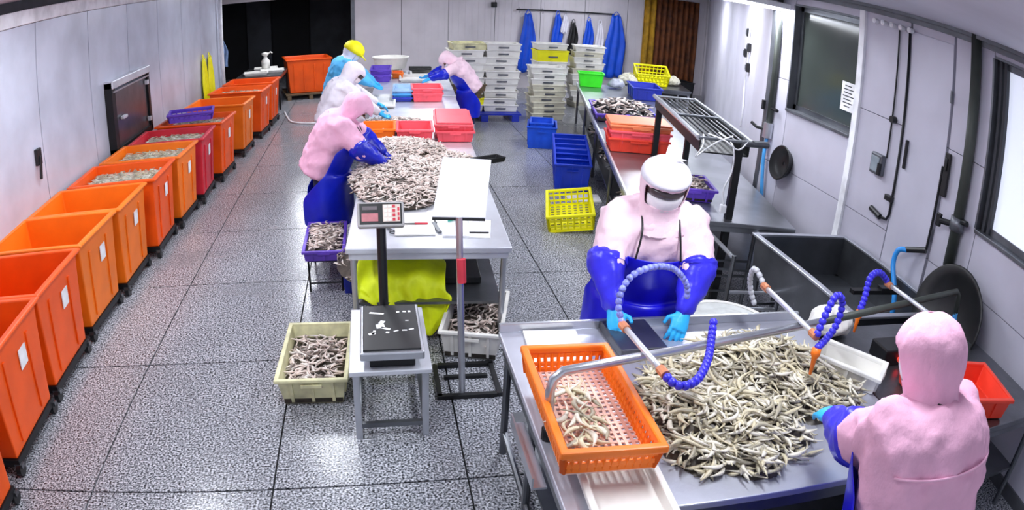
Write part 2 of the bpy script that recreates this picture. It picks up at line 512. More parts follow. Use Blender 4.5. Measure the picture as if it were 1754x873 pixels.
def basket(name, label, cat, loc, rz, L, W, H, m, group=None, nl=14, nw=8, rot=None, mf=None):
    """perforated plastic basket: lattice floor and sides, solid rim and corner posts"""
    t = thing(name, label, cat, loc, rz, group)
    if rot: t.rotation_euler = rot
    k = .93
    f = MB()
    for i in range(nl + 1):
        y = -L * k / 2 + L * k * i / nl
        f.box((0, y, .006), (W * k, L * k / nl * .45, .008))
    for i in range(nw + 1):
        x = -W * k / 2 + W * k * i / nw
        f.box((x, 0, .008), (W * k / nw * .45, L * k, .008))
    f.build('floor_mesh', mf or m, t)
    for ax, n_, ln, off in (('x', nl, L, W), ('x', nl, L, -W), ('y', nw, W, L), ('y', nw, W, -L)):
        s_ = MB()
        for i in range(n_ + 1):
            u = -ln / 2 + ln * i / n_
            lo, hi = (u * k, off * k / 2), (u, off / 2)
            a = V((lo[1], lo[0], .01)) if ax == 'x' else V((lo[0], lo[1], .01))
            b = V((hi[1], hi[0], H)) if ax == 'x' else V((hi[0], hi[1], H))
            s_.tube([a, b], .009 if i % n_ else .016, 4)
        for z in (.02, H * .36, H * .68):
            kk = k + (1 - k) * z / H
            p, q = -ln / 2 * kk, ln / 2 * kk
            o_ = off * kk / 2
            s_.box((o_, 0, z) if ax == 'x' else (0, o_, z), (.01, q - p, .022) if ax == 'x' else (q - p, .01, .022))
        s_.build('side_mesh', m, t)
    rim_frame(MB(), L, W, H - .014, .034, .034).build('rim', m, t, bevel=.008)
    return t

def fish_mesh(name, L, bend, r, m, n=6, twist=0):
    mb = MB(); rs = []
    prof = [.15, .62, 1, .95, .75, .5, .32, .5]
    for i, p in enumerate(prof):
        u = i / (len(prof) - 1)
        x = (u - .5) * L
        y = bend * L * (4 * (u - .5) ** 2 - .5) + twist * L * math.sin(u * 6)
        hz = p * r * (.75 if i < 7 else .35)
        rs.append([V((x, y + math.cos(q) * p * r, r * .75 + math.sin(q) * hz)) for q in [2 * PI * k / n for k in range(n)]])
    mb.rings(rs)
    return mb

def heap_z(u, v, h):
    d = u * u + v * v
    return h * max(0., 1 - d) ** .6

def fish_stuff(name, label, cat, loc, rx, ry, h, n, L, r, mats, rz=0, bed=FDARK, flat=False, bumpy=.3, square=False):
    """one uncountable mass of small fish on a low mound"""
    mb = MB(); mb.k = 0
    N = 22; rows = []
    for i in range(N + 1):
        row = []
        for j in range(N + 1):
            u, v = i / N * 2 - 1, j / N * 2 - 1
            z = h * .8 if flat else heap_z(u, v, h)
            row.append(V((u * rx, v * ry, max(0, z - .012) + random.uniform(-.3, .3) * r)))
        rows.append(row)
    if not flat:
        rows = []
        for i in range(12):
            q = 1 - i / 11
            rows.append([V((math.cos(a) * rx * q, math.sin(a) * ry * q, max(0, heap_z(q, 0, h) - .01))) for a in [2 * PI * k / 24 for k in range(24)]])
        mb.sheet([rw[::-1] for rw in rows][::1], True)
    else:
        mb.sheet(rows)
    for _ in range(n):
        if flat and square is False or square:
            u, v = random.uniform(-.96, .96), random.uniform(-.96, .96)
        else:
            a = random.uniform(0, 2 * PI); q = math.sqrt(random.random()); u, v = q * math.cos(a), q * math.sin(a)
        z = h * .8 if flat else heap_z(u, v, h)
        mb.k = random.randrange(1, len(mats) + 1)
        ln = L * random.uniform(.6, 1.25)
        f = fish_mesh('', ln, random.uniform(-.25, .25), r * random.uniform(.7, 1.2), None, 4)
        q = Euler((random.uniform(-.5, .5), random.uniform(-.45, .45), random.uniform(0, 2 * PI))).to_matrix()
        c = V((u * rx, v * ry, z + random.uniform(-.2, 1) * bumpy * r * 2))
        mb.add([q @ V(p) + c for p in f.v], f.f)
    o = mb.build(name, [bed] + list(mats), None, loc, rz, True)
    return tag(o, label, cat, None, 'stuff')

FM_ = []
for (L, bend, r, tw) in ((.17, .12, .012, 0), (.19, -.2, .012, .02), (.15, .3, .013, 0), (.2, .05, .011, .03), (.16, -.35, .012, 0), (.14, .0, .013, .01)):
    for m in FISH:
        o = fish_mesh('small_fish', L, bend, r, m, 7, tw)
        me = bpy.data.meshes.new('small_fish'); me.from_pydata(o.v, [], o.f); me.materials.append(m)
        me.polygons.foreach_set('use_smooth', [True] * len(me.polygons)); FM_.append(me)
FMP_ = []
for me in FM_[::2]:
    c = me.copy(); c.materials[0] = random.choice(FISHP); FMP_.append(c)
def fish_at(loc, rot, label, group, meshes=FM_, sc=1.):
    o = bpy.data.objects.new('small_fish', random.choice(meshes)); COL.objects.link(o)
    o.location = loc; o.rotation_euler = rot; o.scale = (sc, sc, sc)
    return tag(o, label, 'fish', group)

def steel_table(name, label, loc, rz, W, L, H, m=STEEL, legs=(2, 2), shelf=None, apron=.05, legm=STEEL, over=.05, group=None, foot=None):
    """table top W(x) x L(y), origin at centre on the floor"""
    t = thing(name, label, 'table', loc, rz, group)
    MB().box((0, 0, H - .02), (W, L, .04)).build('tabletop', m, t, bevel=.006)
    MB().box((-W / 2 + .03, 0, H - .04 - apron / 2), (.02, L - .06, apron)).box((W / 2 - .03, 0, H - .04 - apron / 2), (.02, L - .06, apron)).box((0, -L / 2 + .03, H - .04 - apron / 2), (W - .08, .02, apron)).box((0, L / 2 - .03, H - .04 - apron / 2), (W - .08, .02, apron)).build('apron_rail', m, t)
    nx, ny = legs
    for i in range(nx):
        for j in range(ny):
            x = -W / 2 + over + (W - 2 * over) * i / (nx - 1); y = -L / 2 + over + (L - 2 * over) * j / (ny - 1)
            MB().cyl((x, y, 0), (x, y, H - .04), .022, 10).build('leg', legm, t)
    if shelf:
        MB().box((0, 0, shelf), (W - .1, L - .1, .02)).build('shelf', STEELD, t)
    if foot:
        for s in (-1, 1):
            MB().cyl((s * (W / 2 - over), -L / 2 + over, foot), (s * (W / 2 - over), L / 2 - over, foot), .016, 8).build('stretcher', legm, t)
        MB().cyl((-W / 2 + over, -L / 2 + over, foot), (W / 2 - over, -L / 2 + over, foot), .016, 8).build('stretcher', legm, t)
    return t

# ------------------------------------------------------------------ tub carts along the left wall
def tub_cart(name, m):
    t = thing(name, 'x', 'cart', (0, 0, 0), 0, 'orange tub carts along the wall')
    L, W, H = .77, .92, .72
    open_box(MB(), L, W, H, .88, .02, .12).build('tub', m, t, bevel=.012)
    rim_frame(MB(), L + .01, W + .01, .825, .05, .03).build('rim', m, t, bevel=.012)
    for y in (-.2, .18):
        MB().box((W * .47 + .003, y, .44), (.014, .03, .55), (0, R(4.2), 0)).build('rib', m, t, bevel=.004)
    MB().box((W * .486, .07, .60), (.006, .12, .13), (0, R(4.2), R(3))).build('label_sticker', PAPER, t)
    rim_frame(MB(), .66, .78, .095, .05, .05).build('dolly_frame', BLKM, t)
    for x in (-.38, .40):
        for y in (-.34, .34):
            c = MB().cyl((x - .018, y, .045), (x + .018, y, .045), .045, 12).build('caster', BLKP, t)
            MB().box((x, y, .075), (.06, .04, .03)).build('bracket', STEELD, c)
    return t
cart = tub_cart('tub_cart', ORANGE)
cart_r = tub_cart('tub_cart', REDP)
cart_l = tub_cart('tub_cart', ORANGE2)
CARTS = [(-2.18, 2.80, 0), (-2.235, 3.72, 0), (-2.257, 4.55, 0), (-2.262, 5.42, 2), (-2.225, 6.24, 2), (-2.17, 7.12, 0), (-2.13, 8.0, 2),
         (-2.08, 8.85, 1), (-2.01, 9.85, 0), (-1.95, 11.25, 2), (-1.86, 12.55, 0), (-1.82, 13.6, 0)]
CLAB = ['orange tub cart cut off at the lower left corner of the picture', 'empty orange tub cart closest to the camera, second of the row',
        'empty deep orange tub cart, third of the row along the wall', 'empty orange tub cart with light rim, fourth of the row',
        'empty orange tub cart just before the ones filled with fish slurry', 'orange tub cart full of green-flecked slurry, nearest filled one',
        'light orange tub cart full of slurry, between orange and dark red carts', 'dark red tub cart filled with pale slurry',
        'orange tub cart with a purple crate lying on top', 'light orange tub cart just behind the purple crate cart',
        'orange tub cart with slurry below the yellow hanging aprons', 'last orange tub cart at the far end of the row']
used = set()
FILL = {5, 6, 7, 8, 10}
for i, (x, y, k) in enumerate(CARTS):
    src = (cart, cart_r, cart_l)[k]
    o = src if k not in used else dup(src)
    used.add(k)
    o.location = (x - .43, y - .41, 0); o.rotation_euler = (0, 0, R((-1.5, 1, .5, -1, 0, 1, -1.5, 1.5, -3, -3, -4, -3)[i]))
    o['label'] = CLAB[i]
    if i in FILL:
        fish_stuff('fish_slurry', ('green-flecked fish slurry filling the nearest filled tub cart', 'pale fish slurry filling the light orange tub cart', 'white fish slurry filling the dark red tub cart', 'fish slurry in the tub cart under the purple crate', 'fish slurry in the tub cart below the yellow aprons')[sorted(FILL).index(i)],
                   'fish slurry', (x - .43, y - .41, .66), .40, .345, .12, 260, .07, .008, FISH[:2] + [ICE], 0, ICE, True)
basket('crate', 'purple plastic crate lying on an orange tub cart', 'crate', (-2.50, 9.42, .845), R(10), .42, .62, .12, PURP, None, 8, 8)

# big orange bin on a low pallet by the dark passage
t = thing('bulk_bin', 'large orange bulk bin on a pallet before the dark passage', 'bin', (-1.48, 16.45, 0), R(12))
open_box(MB(), .95, 1.02, .78, .9, .03, .14).build('tub', ORANGE, t, bevel=.02)
rim_frame(MB(), .96, 1.03, .91, .05, .035).build('rim', ORANGE, t, bevel=.012)
for x in (-.35, -.12, .12, .35):
    MB().box((x, -.455, .5), (.04, .02, .6), (R(3.5), 0, 0)).build('rib', ORANGE, t, bevel=.006)
t = thing('pallet', 'low dark wooden pallet under the large orange bin', 'pallet', (-1.48, 16.45, 0), R(12))
for x in (-.5, 0, .5):
    MB().box((x, 0, .05), (.09, 1.15, .1)).build('bearer', BROWNC, t)
for y in (-.5, -.25, 0, .25, .5):
    MB().box((0, y, .12), (1.15, .14, .03)).build('plank', BROWNC, t)

# ------------------------------------------------------------------ centre tables
steel_table('sorting_table', 'steel sorting table with papers on its near end', (.46, 6.05, 0), R(-3), 1.17, 3.40, .78, STEELB, (2, 3), .33, legm=STEEL)
steel_table('sorting_table', 'steel sorting table carrying the red and pink crates', (.62, 9.35, 0), R(-3), 1.28, 3.10, .78, STEELB, (2, 3), .3)
steel_table('sorting_table', 'steel sorting table farthest back, beside the far worker', (.78, 12.75, 0), R(-3), 1.36, 3.40, .78, STEELB, (2, 3), .3)


# fish heaps on the first sorting table
fish_stuff('fish_heap', 'large heap of small pinkish fish on the near sorting table', 'fish heap', (.24, 6.02, .79), .45, .85, .13, 1500, .085, .0105, FISHP[:1] * 4 + FISHP[2:] * 2 + FISHP[1:2])
fish_stuff('fish_heap', 'heap of small fish spilling before the orange and red crates', 'fish heap', (.30, 7.15, .79), .50, .45, .11, 1200, .085, .0105, FISHP[:1] * 4 + FISHP[2:] * 2 + FISHP[1:2])
fish_stuff('fish_heap', 'thin spread of pinkish fish near the pink crates', 'fish heap', (.78, 6.55, .79), .30, .55, .035, 420, .08, .010, FISHP[:1] * 3 + FISHP[2:])
fish_stuff('fish_heap', 'scattered fish behind the orange and red crates', 'fish heap', (.28, 8.55, .79), .46, .45, .06, 380, .09, .011, FISHP)

def crate_pile(x, y, z, rz, n, dz, name, labels, L, W, H, m, grp=None):
    for i in range(n):
        solid_crate(name, labels[min(i, len(labels) - 1)], 'crate', (x + random.uniform(-.01, .01), y + random.uniform(-.01, .01), z + i * dz), rz + random.uniform(-.02, .02), L, W, H, m, grp)
solid_crate('crate', 'shallow orange crate beside the pink-hooded worker', 'crate', (.08, 7.95, .785), R(-2), .5, .38, .14, ORANGE2)
solid_crate('crate', 'shallow red crate between the orange crate and pink crates', 'crate', (.50, 7.90, .785), R(-3), .55, .40, .14, PINKC)
crate_pile(.96, 8.05, .785, R(-4), 2, .075, 'crate', ['lower pink crate at the table edge', 'upper upside-down pink crate at the table edge'], .95, .42, .13, PINKC)
tag(MB().box((0, 0, 0), (.40, .92, .02)).build('pink_board', PINKC, None, (.96, 8.05, 1.0), R(-4), bevel=.008), 'flat pink board lying on the stacked pink crates', 'board')
crate_pile(.86, 10.62, .785, R(-2), 2, .07, 'crate', ['lower coral red crate on the middle sorting table', 'upper coral red crate on the middle sorting table'], .55, .45, .14, PINKC)
for i, (m, lab) in enumerate(((NAVYP, 'navy tray at the bottom of the tray stack by the red crates'), (SKYB, 'light blue tray in the middle of the tray stack'), (mat('pale_blue_plastic', '9fc4ea', .4), 'pale blue tray on top of the tray stack'))):
    solid_crate('tray', lab, 'tray', (.50, 10.75, .785 + i * .055), R(-3), .7, .28, .07, m, None, False)
solid_crate('tray', 'long white board tray before the white-hooded worker', 'tray', (.16, 10.35, .785), R(-3), 1.0, .40, .05, WHITEP, None, False)
for i in range(2):
    solid_crate('crate', ('lower violet crate at the yellow-capped worker', 'upper violet crate at the yellow-capped worker')[i], 'crate', (.20, 13.0, .785 + i * .1), R(-3), .75, .36, .13, PURP)
solid_crate('crate', 'small orange crate among the far white trays', 'crate', (.52, 13.35, .785), 0, .4, .2, .1, ORANGE2, None, False)
for i, (x, y) in enumerate(((.80, 12.9), (1.05, 13.7), (.35, 14.1))):
    solid_crate('tray', ('white tray in front of the far pink-hooded worker', 'white tray behind the orange crate on the far table', 'white tray on the far end of the farthest table')[i], 'tray', (x, y, .785), R(-3), .7, .5, .06, WHITEP, None, False)
t = thing('plastic_tub', 'round white tub on the farthest sorting table', 'tub', (.42, 14.25, .85))
MB().lathe([(.30, 0), (.36, .22), (.38, .22), (.38, .24), (.35, .24), (.29, .02)], 24).build('bowl', WHITEP, t, smooth=False)
tag(MB().box((0, 0, .015), (.45, .5, .03)).box((0, -.2, .045), (.45, .02, .04)).build('black_tray', BLKP, None, (1.0, 14.0, .86), R(-3), bevel=.006), 'flat black tray behind the far pink-hooded worker', 'tray')

# near end of first table: boards, papers and small tools
def flat(name, label, cat, x, y, z, w_, l_, h, rz, m, group=None):
    return tag(MB().box((0, 0, h / 2), (w_, l_, h)).build(name, m, None, (x, y, z), rz, bevel=min(.004, h / 3)), label, cat, group)
flat('cutting_board', 'white cutting board holding a red-handled knife', 'board', .30, 4.85, .781, .30, .50, .012, R(-2), WHITEP)
flat('note_pad', 'white pad with green marks by the table corner', 'pad', .60, 4.78, .781, .20, .45, .014, R(-4), PAPER)
flat('paper_sheet', 'white paper sheet at the right corner of the sorting table', 'paper', .78, 4.72, .781, .17, .40, .003, R(-10), PAPER)
t = thing('knife', 'small knife with red handle on the white board', 'knife', (.30, 4.82, .794), R(86))
MB().box((0, -.05, .006), (.016, .10, .012)).build('handle', REDPR, t, bevel=.003)
MB().add([(-.010, 0, .004), (.010, 0, .004), (.006, .10, .004), (-.008, .07, .004), (-.010, 0, .007), (.010, 0, .007), (.006, .10, .006), (-.008, .07, .006)], [(3, 2, 1, 0), (4, 5, 6, 7), (0, 1, 5, 4), (1, 2, 6, 5), (2, 3, 7, 6), (3, 0, 4, 7)]).build('blade', BLKM, t)
t = thing('scissors', 'pair of dark scissors beside the weighing display', 'scissors', (.12, 4.72, .785), R(30))
for s in (-1, 1):
    MB().tube([V((s * .02 + .02 * math.cos(a), -.05 + .025 * math.sin(a), .004)) for a in [2 * PI * k / 12 for k in range(13)]], .004, 6).build('handle', BLKP, t)
    MB().box((s * .006, .03, .004), (.010, .12, .004), (0, 0, s * .12)).build('blade', STEELD, t)
t = thing('marker_pen', 'green marker pen on the white pad', 'pen', (.60, 4.86, .80), R(-60))
MB().cyl((0, -.05, .008), (0, .04, .008), .008, 8).build('barrel', mat('teal', '2fa892', .4), t)
MB().cyl((0, .04, .008), (0, .065, .008), .009, 8).build('cap', mat('teal_dark', '1c6f62', .4), t)
flat('ruler', 'dark steel ruler lying on the table corner', 'ruler', .76, 4.62, .787, .15, .022, .004, R(-6), BLKM)
t = thing('squeegee', 'grey spatula standing between the papers', 'spatula', (.46, 4.75, .781), R(8))
MB().box((0, 0, .008), (.03, .22, .014)).build('handle', GREYM, t, bevel=.004)
MB().box((0, .14, .005), (.06, .07, .006)).build('blade', BLKM, t)
# black ladle-like tray overhanging the table edge
t = thing('black_dustpan', 'black plastic scoop overhanging the aisle edge of the table', 'scoop', (1.16, 6.62, .80), R(28))
open_box(MB(), .16, .34, .05, .9, .008).build('pan', BLKP, t, bevel=.006)
MB().cyl((-.17, 0, .04), (-.30, .02, .06), .014, 8).build('handle', BLKP, t)

# bench scale on its low stool
t = thing('low_stool', 'low stainless stool table under the black bench scale', 'table', (.055, 3.61, 0))
MB().box((0, 0, .485), (.47, .79, .03)).build('tabletop', STEELB, t, bevel=.005)
for x in (-.2, .2):
    for y in (-.33, .33):
        MB().box((x, y, .235), (.04, .04, .47)).build('leg', STEEL, t, bevel=.004)
for y in (-.33, .33):
    MB().box((0, y, .09), (.38, .03, .03)).build('stretcher', STEELD, t)
for x in (-.2, .2):
    MB().box((x, 0, .09), (.03, .64, .03)).build('stretcher', STEELD, t)
t = thing('bench_scale', 'bench weighing scale with black platform and red display on a black column', 'scale', (.068, 3.51, .50))
MB().box((0, 0, .03), (.26, .5, .06)).build('base', BLKM, t, bevel=.006)
MB().box((0, 0, .095), (.36, .60, .05)).build('platform_frame', STEEL, t, bevel=.008)
pl = MB().box((0, 0, .124), (.325, .55, .012)).build('platform', BLKP, t, bevel=.003)
random.seed(3)
for (x, y, w_, h_) in ((-.08, .17, .09, .02), (.05, .18, .02, .016), (.09, .18, .02, .016), (.12, .18, .016, .02), (-.06, .0, .05, .05), (-.05, .05, .03, .04), (-.03, -.03, .06, .02), (-.11, -.09, .04, .025), (-.10, -.075, .016, .05), (-.02, -.08, .02, .02), (.03, -.065, .03, .012), (.08, -.06, .03, .012), (.12, -.05, .03, .012), (.10, .06, .02, .008)):
    MB().box((x, y, .1305), (w_, h_, .001), (0, 0, random.uniform(-.5, .5))).build('scuff_mark', PAPER, pl)
MB().box((0, .36, .03), (.07, .16, .04)).build('bracket', BLKM, t)
MB().tube([(-.03, .40, .02), (-.03, .45, .60)], .03, 10).build('column', BLKP, t)
hd = MB().box((0, 0, 0), (.285, .07, .155)).build('display_head', mat('display_grey', 'b6b4b4', .5), t, (-.03, .44, .665), bevel=.012)
hd.rotation_euler = (R(-28), 0, 0)
MB().box((0, -.037, .004), (.255, .006, .125)).build('face_plate', BLKP, hd)
MB().box((-.066, -.041, -.018), (.10, .004, .05)).build('red_readout', mat('led_panel', 'c77a80', .4, 0, .1, 20), hd)
MB().box((-.066, -.041, .038), (.09, .004, .022)).build('upper_readout', mat('led_panel_grey', '6e6468', .4), hd)
kp = MB().box((.066, -.041, .006), (.105, .004, .105)).build('keypad', mat('keypad_cream', 'e8d8cc', .5), hd)
for i in range(4):
    for j in range(3):
        MB().box((.030 + j * .025, -.0445, -.034 + i * .027), (.017, .004, .017)).build('key', PAPER if j < 2 else REDPR, kp)
for i in range(3):
    MB().box((.108, -.0445, -.03 + i * .03), (.012, .004, .02)).build('key', REDPR, kp)

# writing board on a floor stand
t = thing('board_stand', 'white tilted writing board on a steel post with square floor frame', 'stand', (.53, 3.7, 0))
MB().tube([(0, -.03, .02), (-.03, .08, 1.20)], .022, 10).build('post', STEEL, t)
MB().tube([(-.012, .02, .80), (-.018, .035, .95)], .028, 10).build('red_grip', REDPR, t)
b_ = MB()
b_.box((.03, -.06, .015), (.40, .035, .03)).box((.07, .33, .015), (.40, .035, .03)).box((-.15, .13, .015), (.03, .40, .03)).box((.25, .13, .015), (.03, .40, .03)).box((.05, .18, .012), (.30, .03, .024))
b_.build('floor_frame', BLKM, t)
P0, P1, P2, P3 = V((-.19, .09, 1.205)), V((.125, .06, 1.20)), V((.225, .49, 1.44)), V((-.085, .52, 1.455))
nn = (P1 - P0).cross(P3 - P0).normalized() * .012
MB().add([P0, P1, P2, P3, P0 - nn, P1 - nn, P2 - nn, P3 - nn], [(0, 1, 2, 3), (7, 6, 5, 4), (0, 4, 5, 1), (1, 5, 6, 2), (2, 6, 7, 3), (3, 7, 4, 0)]).build('board', mat('board_white', 'f6f8ff', .4, 0, .03), t, bevel=.004)
MB().tube([P0 - nn * 1.6, P1 - nn * 1.6], .010, 8).build('ledge', BLKM, t)

# floor crates around the first table
random.seed(11)
def filled(name, label, flabel, grp, loc, rz, L, W, H, m, n, fz, meshes, sc, taper=.86, kind='solid'):
    c = solid_crate(name, label, 'crate', loc, rz, L, W, H, m, None, True, taper)
    q = Matrix.Rotation(rz, 3, 'Z')
    for i in range(n if kind == 'single' else 0):
        u, v = random.uniform(-.37, .37) * W, random.uniform(-.40, .40) * L
        p = q @ V((u, v, fz + random.uniform(0, .06))) + V(loc)
        fish_at(p, (random.uniform(-.4, .4), random.uniform(-.3, .3), random.uniform(0, 6.28)), flabel, grp, meshes, sc * random.uniform(.7, 1.1))
    b = MB(); kk = taper + (1 - taper) * fz / H
    b.box((0, 0, fz / 2), (W * kk - .03, L * kk - .03, fz))
    if 1:
        for i in range(n * (2 if kind != 'single' else 3)):
            f = fish_mesh('', .13 * sc, random.uniform(-.3, .3), .012 * (.6 + .4 * sc), None, 5)
            e = Euler((random.uniform(-.4, .4), random.uniform(-.3, .3), random.uniform(0, 6.28))).to_matrix()
            c_ = V((random.uniform(-.40, .40) * W, random.uniform(-.43, .43) * L, fz - .01 + random.uniform(0, .04)))
            b.k = random.choice((1, 1, 2, 3)); b.add([e @ V(p) + c_ for p in f.v], f.f)
    tag(b.build('fish_bed', [FDARK] + FISHP[:1] + FISHP[2:] + FISHP[1:2], None, (loc[0], loc[1], loc[2] + .013), rz, True), flabel.replace('small', 'mass of small', 1) if kind != 'single' else 'packed fish on a bed coloured as shade in the cream tote', 'fish', None, 'stuff')
    return c
filled('tote', 'grimy cream tote of fish on the aisle floor', 'small fish lying in the grimy cream tote', 'fish in the cream tote', (-.43, 3.99, .002), R(-2), .76, .44, .22, CREAM, 60, .11, FMP_, .72, .86, 'single')
filled('crate', 'white crate of fish on the floor under the table corner', 'small fish lying in the white floor crate', 'fish in the white floor crate', (.73, 4.44, .002), R(-15), .74, .43, .24, WHITEP, 80, .12, FMP_, .7)
filled('crate', 'purple crate heaped with pink fish beside the sorting table', 'small pink fish heaped in the purple crate', 'fish in the purple crate', (-.44, 5.70, .30), R(0), .74, .34, .10, PURP, 110, .07, FMP_, .75, .95)
t = thing('crate_stand', 'low wire stand under the purple fish crate', 'stand', (-.44, 5.70, 0))
for x in (-.14, .14):
    for y in (-.31, .31):
        MB().cyl((x, y, 0), (x, y, .295), .009, 8).build('leg', BLKM, t)
for y in (-.31, .31):
    MB().cyl((-.14, y, .285), (.14, y, .285), .008, 8).build('rail', BLKM, t)
    MB().cyl((-.14, y, .08), (.14, y, .08), .008, 8).build('rail', BLKM, t)
for x in (-.14, .14):
    MB().cyl((x, -.31, .285), (x, .31, .285), .008, 8).build('rail', BLKM, t)
solid_crate('crate', 'navy crate on the floor behind the purple fish crate', 'crate', (-.14, 5.55, .0), R(0), .5, .30, .26, NAVYP)
fish_stuff('fish_scraps', 'dark fish scraps piled on the lower table shelf', 'fish scraps', (.05, 5.2, .345), .38, .55, .12, 300, .07, .009, FISHP[1:2] * 3 + FISHP[2:])
flat('shelf_tray', 'dark tray on the lower shelf at the aisle side', 'tray', .62, 5.0, .345, .40, .6, .05, R(-3), BLKP)

# yellow-green sack draped over the shelf
mb = MB(); rows = []
cols = 26
for i in range(cols):
    u = i / (cols - 1)
    row = []
    for j in range(20):
        v = j / 19
        x = -.16 + u * .68
        top = .44 + .05 * math.sin(u * 3.1)
        if v < .5:
            y = 5.02 - v * 1.1; z = top + .07 * math.sin(v * 6.2) + .02 * math.sin(u * 17 + v * 5)
        else:
            drop = (v - .5) * 2
            ln = .04 + .12 * math.sin(u * PI) + .27 * math.exp(-((u - .80) / .16) ** 4)
            y = 4.47 - .05 * drop + .018 * math.sin(u * 30); z = top - .03 - ln * drop + .012 * math.sin(u * 22)
        row.append(V((x + .02 * math.sin(v * 9), y, z)))
    rows.append(row)
mb.sheet(rows)
tag(mb.build('cloth_sack', YGREEN, smooth=True, mods=[('SOLIDIFY', dict(thickness=.012)), ('SUBSURF', dict(levels=1, render_levels=1))]), 'yellow-green cloth sack draped over the lower table shelf', 'sack')

# ------------------------------------------------------------------ people
def clouds(name, size):
    t = bpy.data.textures.get(name)
    if t is None:
        t = bpy.data.textures.new(name, 'CLOUDS'); t.noise_scale = size
    return t

def limb(mb, pts, rads, n=14):
    """tapered limb along joints, with a rounded start and end"""
    P_, R_ = [], []
    for i in range(len(pts) - 1):
        a, b = V(pts[i]), V(pts[i + 1])
        for k in range(5):
            t = k / 5
            P_.append(a.lerp(b, t)); R_.append(rads[i] * (1 - t) + rads[i + 1] * t)
    P_.append(V(pts[-1])); R_.append(rads[-1])
    d0 = (P_[0] - P_[1]).normalized(); d1 = (P_[-1] - P_[-2]).normalized()
    P_ = [P_[0] + d0 * R_[0] * .55] + P_ + [P_[-1] + d1 * R_[-1] * .5]
    R_ = [R_[0] * .55] + R_ + [R_[-1] * .5]
    return mb.tube(P_, R_, n)

def ik(sh, tgt, l1, l2, pole):
    d = tgt - sh
    L = min(d.length, (l1 + l2) * .985)
    d = d.normalized()
    a = (l1 * l1 - l2 * l2 + L * L) / (2 * L)
    h = math.sqrt(max(0, l1 * l1 - a * a))
    p = (pole - d * pole.dot(d)).normalized()
    return sh + d * a + p * h, sh + d * L

def hand_mesh(wrist, fdir, side_dir, curl, sc=1.):
    """gloved hand: palm, four fingers of different length with knuckle bends, thumb from the palm's side"""
    mb = MB()
    f = fdir.normalized(); s = (side_dir - f * side_dir.dot(f)).normalized(); n = f.cross(s)
    mb.loft([(wrist - f * .03 * sc, s, n, .034 * sc, .026 * sc), (wrist + f * .02 * sc, s, n, .038 * sc, .024 * sc), (wrist + f * .06 * sc, s, n, .046 * sc, .022 * sc), (wrist + f * .095 * sc, s, n, .044 * sc, .018 * sc)], 12)
    for k, ln in enumerate((.066, .076, .072, .056)):
        o = (-.033 + k * .022) * sc
        p = wrist + f * .085 * sc + s * o
        dirv = (f + s * o * 3).normalized(); pts = [p - f * .01]
        for q in range(3):
            c = curl * (q + .4)
            dd = dirv * math.cos(c) - n * math.sin(c)
            p = p + dd * ln * sc * (.45, .32, .26)[q] * 1.05
            pts.append(p.copy())
        mb.tube(pts, [.0105 * sc, .010 * sc, .009 * sc, .007 * sc], 8)
    p = wrist + f * .03 * sc - s * .034 * sc
    q1 = p + (f * .5 - s * .75 - n * .2).normalized() * .035 * sc
    q2 = q1 + (f * .85 - s * .15 - n * .4).normalized() * .035 * sc
    mb.tube([p + s * .015 * sc, p, q1, q2], [.014 * sc, .013 * sc, .0115 * sc, .009 * sc], 8)
    return mb

